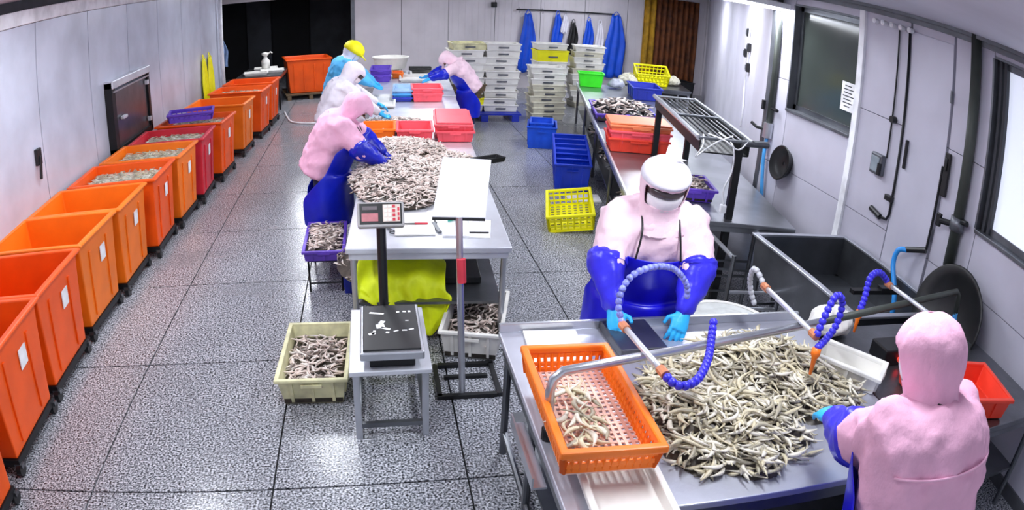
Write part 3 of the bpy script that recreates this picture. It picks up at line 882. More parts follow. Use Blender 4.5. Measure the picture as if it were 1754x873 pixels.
REM = lambda v: ('REMESH', dict(mode='VOXEL', voxel_size=v, use_smooth_shade=True))
def person(label, loc, rz, h, lean, nod, hands, jacket, hood, apron=APRON, sleeve=SLEEVE, glove=GLOVE, cap=None, mask=True, goggles=False, apron_back=False, tilt=0., poles=((1, -.4, -.3), (-1, -.4, -.3)), turn=0., bulk=1., apron_top=.40, apron_low=.32, tie=False, seam=False):
    t = thing('person', label, 'person', loc, rz)
    k = h / 1.65
    q = Matrix.Rotation(-rz, 3, 'Z')
    side = lean * 0
    sd = V((tilt, math.sin(lean), math.cos(lean))).normalized()           # spine direction
    X = V((1, 0, 0)); X = (X - sd * X.dot(sd)).normalized(); Fd = sd.cross(X) * -1
    if Fd.y < 0: Fd = -Fd
    hip = V((0, -.10 * math.sin(lean) * k, .86 * k))
    S_ = lambda u: hip + sd * u * k
    neck = S_(.53)
    hl = lean + nod
    hu = V((tilt, math.sin(hl), math.cos(hl))).normalized()
    hx = (Matrix.Rotation(turn, 3, hu) @ X); hx = (hx - hu * hx.dot(hu)).normalized()
    hf = hu.cross(hx)
    if hf.dot(V((0, math.cos(hl), -math.sin(hl)))) < 0: hf = -hf
    hc = neck + hu * .118 * k + hf * .03
    # joints
    arms = []
    for i, sx in enumerate((1, -1)):
        sh = S_(.45) + X * sx * (.175 + .12 * (bulk - 1)) * k
        tg = q @ (V(hands[i]) - V(loc))
        pole = V(poles[i])
        el, wr_ = ik(sh, tg, .285 * k, .25 * k, pole)
        arms.append((sh, el, wr_, tg))
    legs = [(V((sx * .09 * k, hip.y, .86 * k)), V((sx * .10 * k, hip.y + .03, .46 * k)), V((sx * .10 * k, hip.y, .08 * k))) for sx in (1, -1)]
    # body: one continuous figure with face
    b = MB()
    b.loft([(S_(-.06), X, Fd, .14 * k, .09 * k), (S_(.05), X, Fd, .15 * k, .10 * k), (S_(.2), X, Fd, .13 * k, .09 * k), (S_(.38), X, Fd, .155 * k, .10 * k), (S_(.47), X, Fd, .14 * k, .08 * k), (S_(.51), X, Fd, .06 * k, .06 * k)], 16)
    limb(b, [S_(.48), hc - hu * .04], [.05 * k, .05 * k])
    hs = []
    for z, r1, r2, o in ((-.115, .03, .035, .02), (-.10, .05, .06, .015), (-.06, .064, .08, .008), (0, .073, .094, 0), (.05, .074, .097, -.004), (.09, .06, .08, -.006), (.113, .03, .04, -.006)):
        hs.append((hc + hu * z * k + hf * o, hx, hf, r1 * k, r2 * k))
    b.loft(hs, 18)
    b.tube([hc + hf * .09 * k + hu * .02 * k, hc + hf * .108 * k - hu * .02 * k, hc + hf * .09 * k - hu * .028 * k], [.008, .014, .012], 8)
    b.box(hc + hf * .088 * k - hu * .058 * k, (.045, .02, .012), Matrix((hx, hf, hu)).transposed())
    for sx in (1, -1):
        b.loft([(hc + hx * sx * .068 * k, hf, hu, .02, .032), (hc + hx * sx * .085 * k, hf, hu, .018, .028)], 10)
    for sh, el, wr_, tg in arms:
        limb(b, [sh, el, wr_], [.05 * k, .04 * k, .028 * k])
    for a, kn, an in legs:
        limb(b, [a, kn, an], [.075 * k, .055 * k, .038 * k])
    bo = b.build('body', SKIN, t, smooth=True, mods=[REM(.014), ('SMOOTH', dict(factor=.5, iterations=3))])
    for sx in (1, -1):
        e = MB().lathe([(.002, -.010), (.008, -.006), (.010, 0), (.008, .006), (.002, .010)], 10, hc + hf * .088 * k + hx * sx * .032 * k + hu * .012 * k)
        e.build('eye', EYEM, bo, smooth=True)
    # jacket
    j = MB()
    B_ = bulk; A_ = 1 + .45 * (bulk - 1)
    j.loft([(S_(-.10), X, Fd, .205 * k * B_, .15 * k * B_), (S_(.02), X, Fd, .205 * k * B_, .155 * k * B_), (S_(.15), X, Fd, .20 * k * B_, .155 * k * B_), (S_(.30), X, Fd, .215 * k * B_, .16 * k * B_), (S_(.42), X, Fd, .210 * k * B_, .145 * k * B_), (S_(.48), X, Fd, .175 * k * B_, .125 * k * B_), (S_(.52), X, Fd, .12 * k * A_, .10 * k * A_), (S_(.54), X, Fd, .09 * k, .085 * k)], 22)
    for i, (sh, el, wr_, tg) in enumerate(arms):
        u = .22 if sleeve else .95
        limb(j, [sh - X * (1, -1)[i] * .03, el, el.lerp(wr_, u)], [.095 * k * A_, .080 * k * A_, .070 * k * A_], 16)
    jo = j.build('jacket', jacket, t, smooth=True, mods=[REM(.02), ('SMOOTH', dict(factor=.5, iterations=5))])
    d = jo.modifiers.new('folds', 'DISPLACE'); d.texture = clouds('fold', .09); d.strength = .05; d.mid_level = .5
    if seam:
        MB().tube([S_(.34) + X * math.sin(a) * (.214 * k * B_) + Fd * math.cos(a) * (.157 * k * B_) for a in [R(110 + i * 10) for i in range(15)]], .006, 6).build('yoke_seam', jacket, t, smooth=True)
    # hood with shoulder cape, open at the face
    hm = MB(); rows = []
    nA = 40
    prof = [(-.215, .195, .170), (-.160, .135, .128), (-.11, .098, .106), (-.06, .116, .128), (0, .128, .148), (.05, .130, .150), (.09, .115, .134), (.125, .084, .100), (.148, .044, .052), (.154, .008, .01)]
    for z, r1, r2 in prof:
        rows.append([hc + hu * z * k + hx * math.sin(a) * r1 * k + hf * (math.cos(a) * r2 * k - .004) for a in [2 * PI * i / nA for i in range(nA)]])
    o0 = len(hm.v)
    for r_ in rows: hm.v += [tuple(p) for p in r_]
    for i in range(len(rows) - 1):
        for jx in range(nA):
            a = min(jx, nA - jx - 1) / nA * 2 * PI
            if not cap and 3 <= i <= 4 and a < .95: continue
            if cap and 1 <= i <= 4 and a < 1.0: continue
            hm.f.append((i * nA + jx, i * nA + (jx + 1) % nA, (i + 1) * nA + (jx + 1) % nA, (i + 1) * nA + jx)); hm.m.append(0)
    ho = hm.build('hood', hood, t, smooth=True, mods=[('SOLIDIFY', dict(thickness=.008, offset=1.)), ('SUBSURF', dict(levels=1, render_levels=1))])
    d = ho.modifiers.new('folds', 'DISPLACE'); d.texture = clouds('fold_small', .06); d.strength = .022; d.mid_level = .5
    if cap:
        c = MB()
        c.loft([(hc + hu * z * k - hf * .004, hx, hf, r1 * k, r2 * k) for z, r1, r2 in ((.0, .137, .158), (.05, .139, .160), (.10, .124, .144), (.14, .088, .104), (.168, .03, .04))], 20)
        c.loft([(hc + hu * .03 * k + hf * .10 * k, hx, hu, .10, .012), (hc + hu * .01 * k + hf * .17 * k, hx, hu, .09, .010), (hc - hu * .01 * k + hf * .22 * k, hx, hu, .05, .008)], 14)
        c.build('cap', cap, t, smooth=True)
    if tie:
        MB().loft([(hc + hu * .145 * k, hx, hf, .02, .012), (hc + hu * .16 * k - hx * .04, hx, hf, .03, .012), (hc + hu * .165 * k - hx * .075, hx, hf, .016, .008)], 10).build('cap_tie', WHITECL, t, smooth=True)
        MB().loft([(hc + hu * z * k, hx, hf, r1 * k, r2 * k) for z, r1, r2 in ((.066, .131, .152), (.080, .131, .152), (.105, .120, .140), (.135, .086, .102), (.160, .02, .03))], 22).build('cap', WHITECL, t, smooth=True)
    if mask:
        mk = MB()
        mk.sheet([[hc + hu * z * k + hx * math.sin(a) * r1 * k + hf * math.cos(a) * r2 * k for a in [R(-62 + 124 * i / 14) for i in range(15)]] for z, r1, r2 in ((-.115, .060, .085), (-.085, .090, .112), (-.05, .104, .127), (-.02, .108, .132), (.0, .108, .130))])
        mk.build('face_mask', MASKM, t, smooth=True, mods=[('SOLIDIFY', dict(thickness=.004, offset=1.))])
    if goggles:
        gg = MB()
        gg.sheet([[hc + hu * z * k + hx * math.sin(a) * r1 * k + hf * math.cos(a) * r2 * k for a in [R(-60 + 120 * i / 14) for i in range(15)]] for z, r1, r2 in ((.002, .106, .132), (.012, .110, .139), (.034, .110, .139), (.046, .106, .132))])
        gg.build('goggles', GOGG, t, smooth=True, mods=[('SOLIDIFY', dict(thickness=.005, offset=1.))])
    # trousers and boots
    for a, kn, an in legs:
        tr = MB(); limb(tr, [a + V((0, 0, .02)), kn, an + V((0, 0, .12))], [.105 * k, .085 * k, .075 * k]); tr.build('trouser_leg', TROU, t, smooth=True)
        bt = MB()
        bt.loft([(an + V((0, 0, .20)), X, V((0, 1, 0)), .06, .065), (an + V((0, 0, .05)), X, V((0, 1, 0)), .052, .06), (V((an.x, an.y + .03, .05)), X, V((0, 1, 0)), .052, .11), (V((an.x, an.y + .035, .004)), X, V((0, 1, 0)), .05, .12)], 16)
        bt.build('boot', BOOT, t, smooth=True)
    # rubber apron: bib over the chest, then hanging to the shins
    if apron:
        rows = []
        nA = 26
        for i in range(18):
            v = i / 17
            row = []
            u = apron_top - v * .95
            if u > 0:
                c = S_(u); fx, ff = X, Fd
                wv = (.72 + .62 * min(1, (apron_top - u) / .16)); r1, r2 = .215 * k * B_ + .012, .168 * k * B_ + .022
            else:
                z = hip.z + u * k * (hip.z - apron_low) / (.55 * k)
                c = V((hip.x, hip.y + .01 + .02 * v, z)); fx, ff = V((1, 0, 0)), V((0, 1, 0))
                wv = min(2.5, 1.35 + 4 * (-u)); r1, r2 = (.225 * k * B_ + .02 * v), (.18 * k * B_ + .012)
            for jx in range(nA + 1):
                a = -wv + 2 * wv * jx / nA
                fold = .010 * math.sin(a * 7 + v * 3) * v
                row.append(c + fx * math.sin(a) * (r1 + fold) + ff * math.cos(a) * (r2 + fold))
            rows.append(row)
        MB().sheet(rows).build('apron', apron, t, smooth=True, mods=[('SOLIDIFY', dict(thickness=.006, offset=1.)), ('SUBSURF', dict(levels=1, render_levels=1))])
        for sx in (1, -1):
            p0 = S_(apron_top) + X * sx * .12 * k + Fd * (.168 * k * B_ + .012)
            MB().tube(spline([p0, S_(.47) + X * sx * .10 * k + Fd * .125 * k * B_, S_(.53) + X * sx * .095 * k + Fd * .02, S_(.52) + X * sx * .05 * k - Fd * .10 * k]), .006, 6).build('apron_strap', BLKP, t, smooth=True)
        if tie: MB().tube([S_(.06) + X * math.sin(a) * (.225 * k * B_) + Fd * math.cos(a) * (.175 * k * B_) for a in [R(85 + i * 19) for i in range(11)]], .008, 6).build('waist_tie', apron, t, smooth=True)
    for i, (sh, el, wr_, tg) in enumerate(arms):
        f = (wr_ - el).normalized()
        if sleeve:
            sl = MB(); limb(sl, [el + (sh - el) * .12, el, wr_ - f * .005], [.094 * k * A_, .090 * k * A_, .050 * k], 18)
            so = sl.build('sleeve', sleeve, t, smooth=True, mods=[('SUBSURF', dict(levels=1, render_levels=1))])
            d = so.modifiers.new('folds', 'DISPLACE'); d.texture = clouds('fold_small', .06); d.strength = .03; d.mid_level = .5
        sdv = V((-1 if i == 0 else 1, 0, .25))
        hm_ = hand_mesh(wr_, f, -sdv, .42, 1.12 * k)
        hm_.build('glove', glove, t, smooth=True, mods=[REM(.006), ('SMOOTH', dict(factor=.5, iterations=2))])
    return t

person('person in pale pink hood, goggles and blue apron bending over the wash table', (1.57, 3.47, 0), 2.95, 1.72, .33, -.06, ((1.25, 3.04, .89), (1.62, 2.97, .88)),
       PALEPINK, PALEPINK, goggles=True, bulk=1.36, poles=((1, -.1, 0), (-1, -.1, 0)), tie=True, apron_top=.34)
person('person in pink hooded jacket seen from behind at the lower right corner', (1.83, 1.20, 0), .12, 1.74, .32, .12, ((2.02, 1.90, .90), (1.80, 1.98, .94)),
       PINK, PINK, bulk=1.42, seam=True, poles=((1, -.3, -.3), (-.5, -.6, -1)))
person('person in pink hooded jacket and blue apron at the fish heap', (-.44, 6.42, 0), -PI / 2, 1.66, .48, .42, ((.10, 6.20, .93), (.12, 6.52, .93)),
       PINK, PINK, apron=APRON2, bulk=1.36, sleeve=APRON2, glove=APRON2)
person('person in white hooded coat and mask between pink and blue workers', (-.48, 8.75, 0), -PI / 2 + .1, 1.66, .40, .30, ((.10, 8.6, .95), (.12, 9.0, .98)),
       WHITECL, WHITECL, apron=WHITECL, sleeve=WHITECL, goggles=True, bulk=1.3)
person('person in light blue coat and yellow cap', (-.50, 10.75, 0), -PI / 2, 1.74, .34, .25, ((.08, 10.7, .98), (.10, 11.05, .98)),
       BLUECL, WHITECL, apron=BLUECL, sleeve=BLUECL, cap=YCAP, bulk=1.3)
person('person in pale pink hood and blue apron on the aisle side of the tables', (1.66, 11.75, 0), PI / 2, 1.60, .62, .50, ((.98, 11.9, .98), (1.0, 11.55, .98)),
       PALEPINK, PALEPINK, apron=APRON2, sleeve=APRON2, bulk=1.2)

# ------------------------------------------------------------------ wash table, front right
t = thing('wash_table', 'stainless wash table heaped with pale fish in the foreground', 'table', (0, 0, 0))
MB().bx(.64, 2.48, 1.70, 3.12, .745, .78).build('tabletop', mat('stainless_wash', 'c6c8d4', .34, .6, .10, 3, .03, 60), t, bevel=.006)
MB().bx(.64, 2.48, 3.095, 3.12, .78, .83).build('back_lip', STEEL, t, bevel=.004)
MB().bx(.66, .68, 1.75, 3.07, .66, .745).build('apron_rail', STEELD, t)
MB().bx(.68, 2.44, 1.73, 1.75, .66, .745).build('apron_rail', STEELD, t)
for x in (.69, 2.42):
    for y in (1.78, 2.45, 3.05):
        MB().cyl((x, y, 0), (x, y, .745), .022, 10).build('leg', STEELD, t)
MB().cyl((.69, 1.78, .15), (.69, 3.05, .15), .018, 8).build('stretcher', STEELD, t)
MB().bx(.72, 2.40, 1.80, 3.03, .28, .30).build('shelf', STEELD, t)
t = thing('channel_bracket', 'short steel channel hung on the left side of the wash table', 'bracket', (.60, 2.18, .70))
MB().bx(-.03, .035, -.22, .22, -.01, .0).bx(-.03, -.022, -.22, .22, 0, .05).build('channel', STEEL, t)

# the fish heap on it: individuals on top of one packed mass
random.seed(21)
def pile_h(x, y):
    h = 0
    for cx, cy, rx, ry, hh in ((1.50, 2.18, .36, .38, .13), (1.85, 2.48, .44, .36, .16), (1.45, 2.45, .26, .22, .08), (2.12, 2.35, .24, .26, .10), (1.38, 1.98, .22, .17, .09)):
        d = ((x - cx) / rx) ** 2 + ((y - cy) / ry) ** 2
        h = max(h, hh * max(0, 1 - d - .30 * math.sin(x * 19 + 2 * math.sin(y * 13)) * math.sin(y * 23)) ** .55)
    return h
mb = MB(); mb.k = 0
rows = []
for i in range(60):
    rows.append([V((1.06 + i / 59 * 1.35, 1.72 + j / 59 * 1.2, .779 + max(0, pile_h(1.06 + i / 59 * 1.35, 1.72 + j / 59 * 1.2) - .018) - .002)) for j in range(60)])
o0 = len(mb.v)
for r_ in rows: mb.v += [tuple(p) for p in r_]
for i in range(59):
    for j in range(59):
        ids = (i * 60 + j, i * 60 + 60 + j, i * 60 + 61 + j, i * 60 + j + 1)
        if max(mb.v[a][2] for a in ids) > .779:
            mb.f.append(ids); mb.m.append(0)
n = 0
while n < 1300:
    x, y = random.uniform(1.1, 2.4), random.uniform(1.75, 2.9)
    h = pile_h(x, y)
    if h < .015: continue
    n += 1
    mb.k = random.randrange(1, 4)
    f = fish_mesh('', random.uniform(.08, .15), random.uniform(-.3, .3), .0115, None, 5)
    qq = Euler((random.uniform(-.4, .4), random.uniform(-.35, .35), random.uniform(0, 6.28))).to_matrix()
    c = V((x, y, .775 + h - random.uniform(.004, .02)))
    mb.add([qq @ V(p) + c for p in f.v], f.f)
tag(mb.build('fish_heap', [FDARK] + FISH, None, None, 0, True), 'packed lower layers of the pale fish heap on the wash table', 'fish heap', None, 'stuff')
n = 0
while n < 205:
    x, y = random.uniform(1.1, 2.42), random.uniform(1.74, 2.92)
    h = pile_h(x, y)
    if h < .012 and random.random() > .06: continue
    if h < .012 and (x < 1.15 or y < 1.8 or y > 2.7): continue
    n += 1
    base = random.gauss(.35, .9) if x < 1.6 else random.uniform(0, 6.28)
    fish_at((x, y, .782 + h + random.uniform(-.006, .012)), (random.uniform(-.3, .3), random.uniform(-.28, .28) if h > .01 else 0, base), 'pale slender fish on the heap on the wash table', 'fish on the wash table heap', FM_, random.uniform(.65, 1.05))

# orange perforated basket, its fish, the white bin and the white board
basket('basket', 'orange perforated basket with a few fish on the wash table', 'basket', (.845, 2.215, .846), R(-1), .76, .385, .13, ORANGE2, None, 22, 12, None, mat('basket_floor_pale', 'f6c7b6', .5))
o = [x for x in COL.objects if x.name.startswith('basket') and x.type == 'EMPTY'][-1]
for i in range(34):
    a = random.uniform(0, 6.28); q_ = random.random() ** .5
    fish_at((.80 + .10 * q_ * math.cos(a), 2.21 + .24 * q_ * math.sin(a), .866 + .045 * (1 - q_) + random.uniform(0, .01)), (random.uniform(-.2, .2), random.uniform(-.15, .15), random.gauss(1.4, .7)), 'pale fish lying in the orange basket', 'fish in the orange basket', FM_, random.uniform(.85, 1.15))
solid_crate('bin', 'white plastic bin at the near left corner of the wash table', 'bin', (.885, 1.80, .781), R(-2), .36, .30, .055, WHITEP, None, False, .9)
tag(MB().bx(-.145, .145, -.20, .20, 0, .015).build('cutting_board', WHITEP, None, (.90, 2.88, .781), R(-3), bevel=.004), 'white cutting board behind the orange basket', 'board')
t = thing('knife', 'small blue-handled knife on the white cutting board', 'knife', (.90, 2.86, .797), R(70))
MB().box((0, -.04, .006), (.016, .09, .012)).build('handle', LOCB, t, bevel=.003)
MB().box((0, .05, .005), (.018, .09, .002)).build('blade', STEELD, t)
tag(MB().bx(-.13, .13, -.16, .16, 0, .05).build('scraper_block', STEELD, None, (1.33, 2.93, .781), R(2), bevel=.006), 'grey steel block under the bending worker\'s hands', 'block')

# water pipe across the table with three cross pipes and jointed nozzle hoses
PL, PR = V((.66, 2.175, 1.10)), V((3.62, 2.80, 1.10))
t = thing('water_pipe', 'long grey water pipe spanning the wash table on a post', 'pipe')
MB().tube([V((.68, 2.17, .78)), V((.67, 2.172, 1.02)), V((.68, 2.176, 1.07)), V((.72, 2.185, 1.10)), PL.lerp(PR, .1), PL.lerp(PR, .5)], .020, 12).build('near_run', STEEL, t, smooth=True)
MB().tube([PL.lerp(PR, .498), PL.lerp(PR, .97), PR, PR + V((.04, .0, -.03)), PR + V((.045, -.01, -.16))], .020, 12).build('far_run', PIPEG, t, smooth=True)
MB().lathe([(.03, 0), (.03, .05)], 12, (.68, 2.17, .78)).build('flange', BLKM, t)
def cross_pipe(label, a, b, z):
    t = thing('cross_pipe', label, 'pipe', (0, 0, 0), 0, 'cross pipes on the water pipe')
    MB().cyl((a[0], a[1], z), (b[0], b[1], z), .014, 10).build('tube', STEELB, t, smooth=True)
    for p in (a, b):
        d = (V((b[0], b[1], z)) - V((a[0], a[1], z))).normalized() * .025
        c = V((p[0], p[1], z))
        MB().cyl(c - d, c + d, .021, 10).build('fitting', mat('brass', 'd68a62', .4, .3), t)
cross_pipe('pale cross pipe with brass fittings above the left of the fish heap', (1.072, 2.47), (1.10, 2.09), 1.13)
cross_pipe('pale cross pipe above the right of the fish heap', (2.0, 2.83), (1.98, 2.32), 1.13)
cross_pipe('pale cross pipe beside the pink hood at the right', (2.93, 2.84), (2.97, 2.44), 1.13)
def loc_hose(label, pts, tip=True, m=LOCB, r=.019, tipdir=None):
    t = thing('nozzle_hose', label, 'hose')
    P_ = spline(pts, 10)
    L = [0]
    for a, b in zip(P_[:-1], P_[1:]): L.append(L[-1] + (b - a).length)
    n = max(4, int(L[-1] / .03))
    def at(s):
        for i in range(len(L) - 1):
            if L[i + 1] >= s: return P_[i].lerp(P_[i + 1], (s - L[i]) / max(1e-6, L[i + 1] - L[i]))
        return P_[-1]
    for i in range(n):
        a, b = at(L[-1] * i / n), at(L[-1] * (i + 1) / n)
        MB().tube([a, a.lerp(b, .25), a.lerp(b, .7), b], [r * .62, r, r * .95, r * .6], 10).build('segment', m, t, smooth=True)
    if tip:
        d = (P_[-1] - P_[-2]).normalized() if tipdir is None else V(tipdir).normalized()
        e = P_[-1]
        MB().tube([e, e + d * .03, e + d * .05, e + d * .13], [.022, .024, .014, .007], 10).build('nozzle_tip', LOCO, t, smooth=True)
loc_hose('blue jointed hose curving over the left of the fish heap', [(1.10, 2.065, 1.13), (1.13, 2.00, 1.12), (1.22, 2.03, 1.12), (1.33, 2.16, 1.13), (1.42, 2.32, 1.16), (1.45, 2.38, 1.20)], False)
loc_hose('blue and white jointed hose arching before the blue apron', [(1.072, 2.495, 1.13), (1.06, 2.55, 1.22), (1.12, 2.60, 1.31), (1.24, 2.64, 1.34), (1.38, 2.70, 1.30), (1.48, 2.74, 1.20), (1.50, 2.75, 1.12)], False, mat('hose_blue_white', '8d96f0', .35, 0, .3, 30), .016)
loc_hose('blue jointed hose looped back on itself with orange tip', [(1.98, 2.30, 1.13), (2.02, 2.32, 1.24), (2.09, 2.36, 1.31), (2.16, 2.38, 1.26), (2.14, 2.36, 1.15), (2.05, 2.31, 1.10), (1.97, 2.26, 1.09)], True, LOCB, .019, (-.1, -.15, -1))
loc_hose('blue jointed hose with orange tip beside the pink hood', [(2.93, 2.86, 1.14), (2.84, 2.86, 1.20), (2.74, 2.83, 1.18), (2.69, 2.78, 1.08), (2.64, 2.74, 1.02)], True, LOCB, .022, (-.15, -.15, -1))
loc_hose('white jointed hose hanging behind the right cross pipe', [(2.0, 2.86, 1.14), (1.97, 2.92, 1.20), (1.99, 2.98, 1.12), (2.03, 3.0, 1.02), (2.06, 2.98, .95)], False, mat('hose_white', 'c9cbd0', .4), .016)
t = thing('water_hose', 'light blue hose feeding the end of the long water pipe', 'hose')
MB().tube(spline([PR + V((.045, -.01, -.15)), PR + V((.05, -.03, -.28)), PR + V((0, -.12, -.42)), PR + V((-.05, -.2, -.55))]), .02, 10).build('tube', SKYB, t, smooth=True)

# dark steel bench to the right of the wash table with its crates
steel_table('side_bench', 'dark steel bench along the wall holding red and white crates', (3.22, 2.42, 0), 0, 1.42, 1.20, .76, STEELD, (2, 2), .3, legm=STEELD)
q_ = R(-38)
solid_crate('crate', 'white crate with a few wet scraps at the right end of the wash table', 'crate', (2.42, 2.46, .781), R(40), .38, .22, .11, WHITEP, None, True)
for i in range(5):
    fish_at((2.43 + random.uniform(-.06, .06), 2.45 + random.uniform(-.08, .08), .80 + random.uniform(0, .02)), (0, 0, random.uniform(0, 6)), 'wet grey fish scrap in the white crate at the wash table', 'scraps in the white crate', FM_, .5)
solid_crate('crate', 'long red crate behind the pink hooded person at the right', 'crate', (3.06, 2.12, .765), R(78), .74, .40, .14, REDC, None, True)
tag(MB().lathe([(.02, 0), (.30, .0), (.36, .09), (.37, .10), (.36, .115), (.30, .03), (.02, .02)], 32, (0, 0, 0), Matrix.Rotation(R(-74), 3, 'Y'), False).build('rubber_basin', BLKP, None, (3.90, 2.98, .80), R(0), True), 'big round black rubber basin leaning against the right wall', 'basin')
t = thing('plastic_sack', 'crumpled white plastic sack behind the wash table', 'sack', (2.62, 2.95, .77))
sb = MB().loft([(V((0, 0, 0)), V((1, 0, 0)), V((0, 1, 0)), .15, .10), (V((0, 0, .06)), V((1, 0, 0)), V((0, 1, 0)), .17, .12), (V((.01, 0, .12)), V((1, 0, 0)), V((0, 1, 0)), .15, .10), (V((.0, .02, .16)), V((1, 0, 0)), V((0, 1, 0)), .08, .05)], 18)
so = sb.build('bag', WHITEP, t, smooth=True, mods=[('SUBSURF', dict(levels=2, render_levels=2))])
d_ = so.modifiers.new('folds', 'DISPLACE'); d_.texture = clouds('fold_small', .06); d_.strength = .06; d_.mid_level = .5
t = thing('junction_box', 'black electric box with a red light on the steel bench', 'box', (2.92, 2.62, .762))
MB().box((0, 0, .05), (.30, .16, .10)).build('case', BLKP, t, bevel=.01)
MB().lathe([(.018, 0), (.018, .008), (.010, .014)], 12, (-.02, -.085, .05), Matrix.Rotation(R(90), 3, 'X')).build('red_light', REDLED, t)

# deep trough sink by the right wall
t = thing('trough_sink', 'deep dark stainless trough sink against the right wall', 'sink', (3.50, 3.86, 0), R(-1))
open_box(MB(), 1.45, .95, .36, .96, .02, .40).build('basin', STEELD, t)
rim_frame(MB(), 1.45, .95, .755, .05, .02).build('rim', STEEL, t, bevel=.004)
for x in (-.42, .42):
    for y in (-.66, .66):
        MB().cyl((x, y, 0), (x, y, .42), .024, 10).build('leg', STEELD, t)
MB().cyl((-.42, -.66, .16), (-.42, .66, .16), .016, 8).build('stretcher', STEELD, t)
MB().cyl((-.42, .66, .16), (.42, .66, .16), .016, 8).build('stretcher', STEELD, t)
MB().lathe([(.07, 0), (.07, .02), (.04, .03), (.03, .012)], 16, (.1, -.3, .42)).build('drain', BLKM, t)
tag(MB().tube(spline([(0, 0, 0), (.2, .12, .01), (.38, .02, .0), (.3, -.18, .01), (.1, -.2, 0), (.05, -.05, .02), (.25, .05, .03)]), .012, 8).build('grey_hose', GREYM, None, (3.35, 3.45, .43), 0, True), 'coil of grey hose lying in the trough sink', 'hose')
tag(MB().box((0, 0, 0), (.50, .05, .03)).box((.12, 0, .02), (.2, .06, .03)).build('dark_rod', BLKM, None, (3.42, 3.42, .80), R(-2)), 'dark bar laid across the trough sink', 'bar')

# round white tub and step rack between the wash table and the sink
t = thing('round_tub', 'round white ribbed tub behind the wash table beside the apron', 'tub', (2.28, 3.56, 0))
MB().lathe([(.24, 0), (.31, .50), (.335, .50), (.335, .53), (.30, .53), (.225, .03)], 32, (0, 0, 0), None, True).build('bowl', WHITEP, t)
for z, r_ in ((.18, .272), (.34, .297)):
    MB().tube([V((r_ * math.cos(a), r_ * math.sin(a), z)) for a in [2 * PI * k / 28 for k in range(29)]], .009, 6).build('ring', WHITEP, t)
MB().lathe([(.30, .525), (.25, .545), (.20, .54), (.15, .555), (.10, .55), (.01, .56)], 32, (0, 0, 0), None, False).build('lid', mat('lid_grey', 'c6c9c6', .5, 0, .1, 12), t)
t = thing('step_rack', 'low dark steel rack of bars beside the trough sink', 'rack', (2.98, 4.55, 0), R(-6))
for x in (-.30, .16):
    for y in (-.35, .28):
        MB().cyl((x, y, 0), (x, y, .72), .018, 8).build('post', STEELD, t)
for z in (.14, .28, .42):
    MB().cyl((-.30, -.35, z), (.16, -.35, z), .014, 8).build('bar', STEEL, t)
    MB().cyl((-.30, .28, z), (.16, .28, z), .012, 8).build('bar', STEELD, t)
for x in (-.30, .16):
    MB().cyl((x, -.35, .70), (x, .28, .70), .018, 8).build('bar', STEEL, t)

# ------------------------------------------------------------------ long rear table, rack above it
dv = V((.224, .9746, 0)); pv = V((.9746, -.224, 0)); RZ = -math.atan2(.224, .9746)
o_ = V((2.10, 4.98, 0))
RT = lambda u, v, z=0: o_ + pv * u + dv * v + V((0, 0, z))
c_ = RT(.71, 4.0)
t = steel_table('long_table', 'long steel table with crates and trays beside the right aisle', tuple(c_), RZ, 1.42, 8.0, .78, mat('stainless_mid', '9da0a6', .28, .8, .12, 3, .03, 50), (2, 5), .34, legm=STEELD)
MB().box((-.70, 0, .79), (.02, 8.0, .03)).build('edge_lip', STEELB, t)
crate_pile(RT(.36, 2.5).x, RT(.36, 2.5).y, .785, RZ, 1, .08, 'crate', ['bottom red crate of the stack on the long table'], .55, .68, .16, REDC)
crate_pile(RT(.36, 2.5).x, RT(.36, 2.5).y, .785 + .085, RZ, 1, .08, 'crate', ['middle red crate of the stack on the long table'], .55, .68, .16, PINKC)
crate_pile(RT(.36, 2.5).x, RT(.36, 2.5).y, .785 + .17, RZ, 1, .08, 'crate', ['coral crate turned over on top of the red crates'], .55, .68, .14, CORAL)
tag(MB().box((0, 0, 0), (.70, .52, .02)).build('coral_board', CORAL, None, tuple(RT(.36, 2.5, 1.106)), RZ, bevel=.006), 'flat coral board covering the stacked red crates', 'board')
c1 = RT(.24, 4.6); c2 = RT(.68, 4.5)
filled('tray', 'violet tray heaped with dark fish on the long table', 'mass of dark fish in the violet tray on the long table', 'fish in the violet tray', (c1.x, c1.y, .783), RZ, 1.2, .42, .12, PURP, 40, .09, FMP_, .8)
filled('tray', 'blue tray of dark fish beside the violet tray', 'mass of dark fish in the blue tray on the long table', 'fish in the blue tray', (c2.x, c2.y, .783), RZ, 1.0, .40, .12, LOCB, 40, .09, FMP_, .8)
cm = RT(.45, 4.55)
fish_stuff('fish_heap', 'heap of larger dark and white fish over the violet and blue trays', 'fish heap', (cm.x, cm.y, .89), .40, .50, .10, 150, .17, .022, [BLKP, FISHP[1], FISHP[2], FISHP[0]], RZ, BLKP)
c3 = RT(.60, .72)
filled('crate', 'purple crate of shrimp behind the bending worker', 'mass of pinkish shrimp in the purple crate on the long table', 'shrimp in the purple crate', (c3.x, c3.y, .783), RZ, .50, .40, .13, PURP, 60, .09, FMP_, .5)
t = thing('bucket', 'bright green rectangular bucket on the long table', 'bucket', tuple(RT(.24, 7.65, .782)), RZ)
open_box(MB(), .34, .46, .26, .84, .012).build('body', GREENP, t, bevel=.01)
rim_frame(MB(), .345, .465, .25, .03, .024).build('rim', GREENP, t, bevel=.006)
t = thing('plastic_bag', 'clear grey plastic bag beside the green bucket', 'bag', tuple(RT(.72, 7.6, .80)))
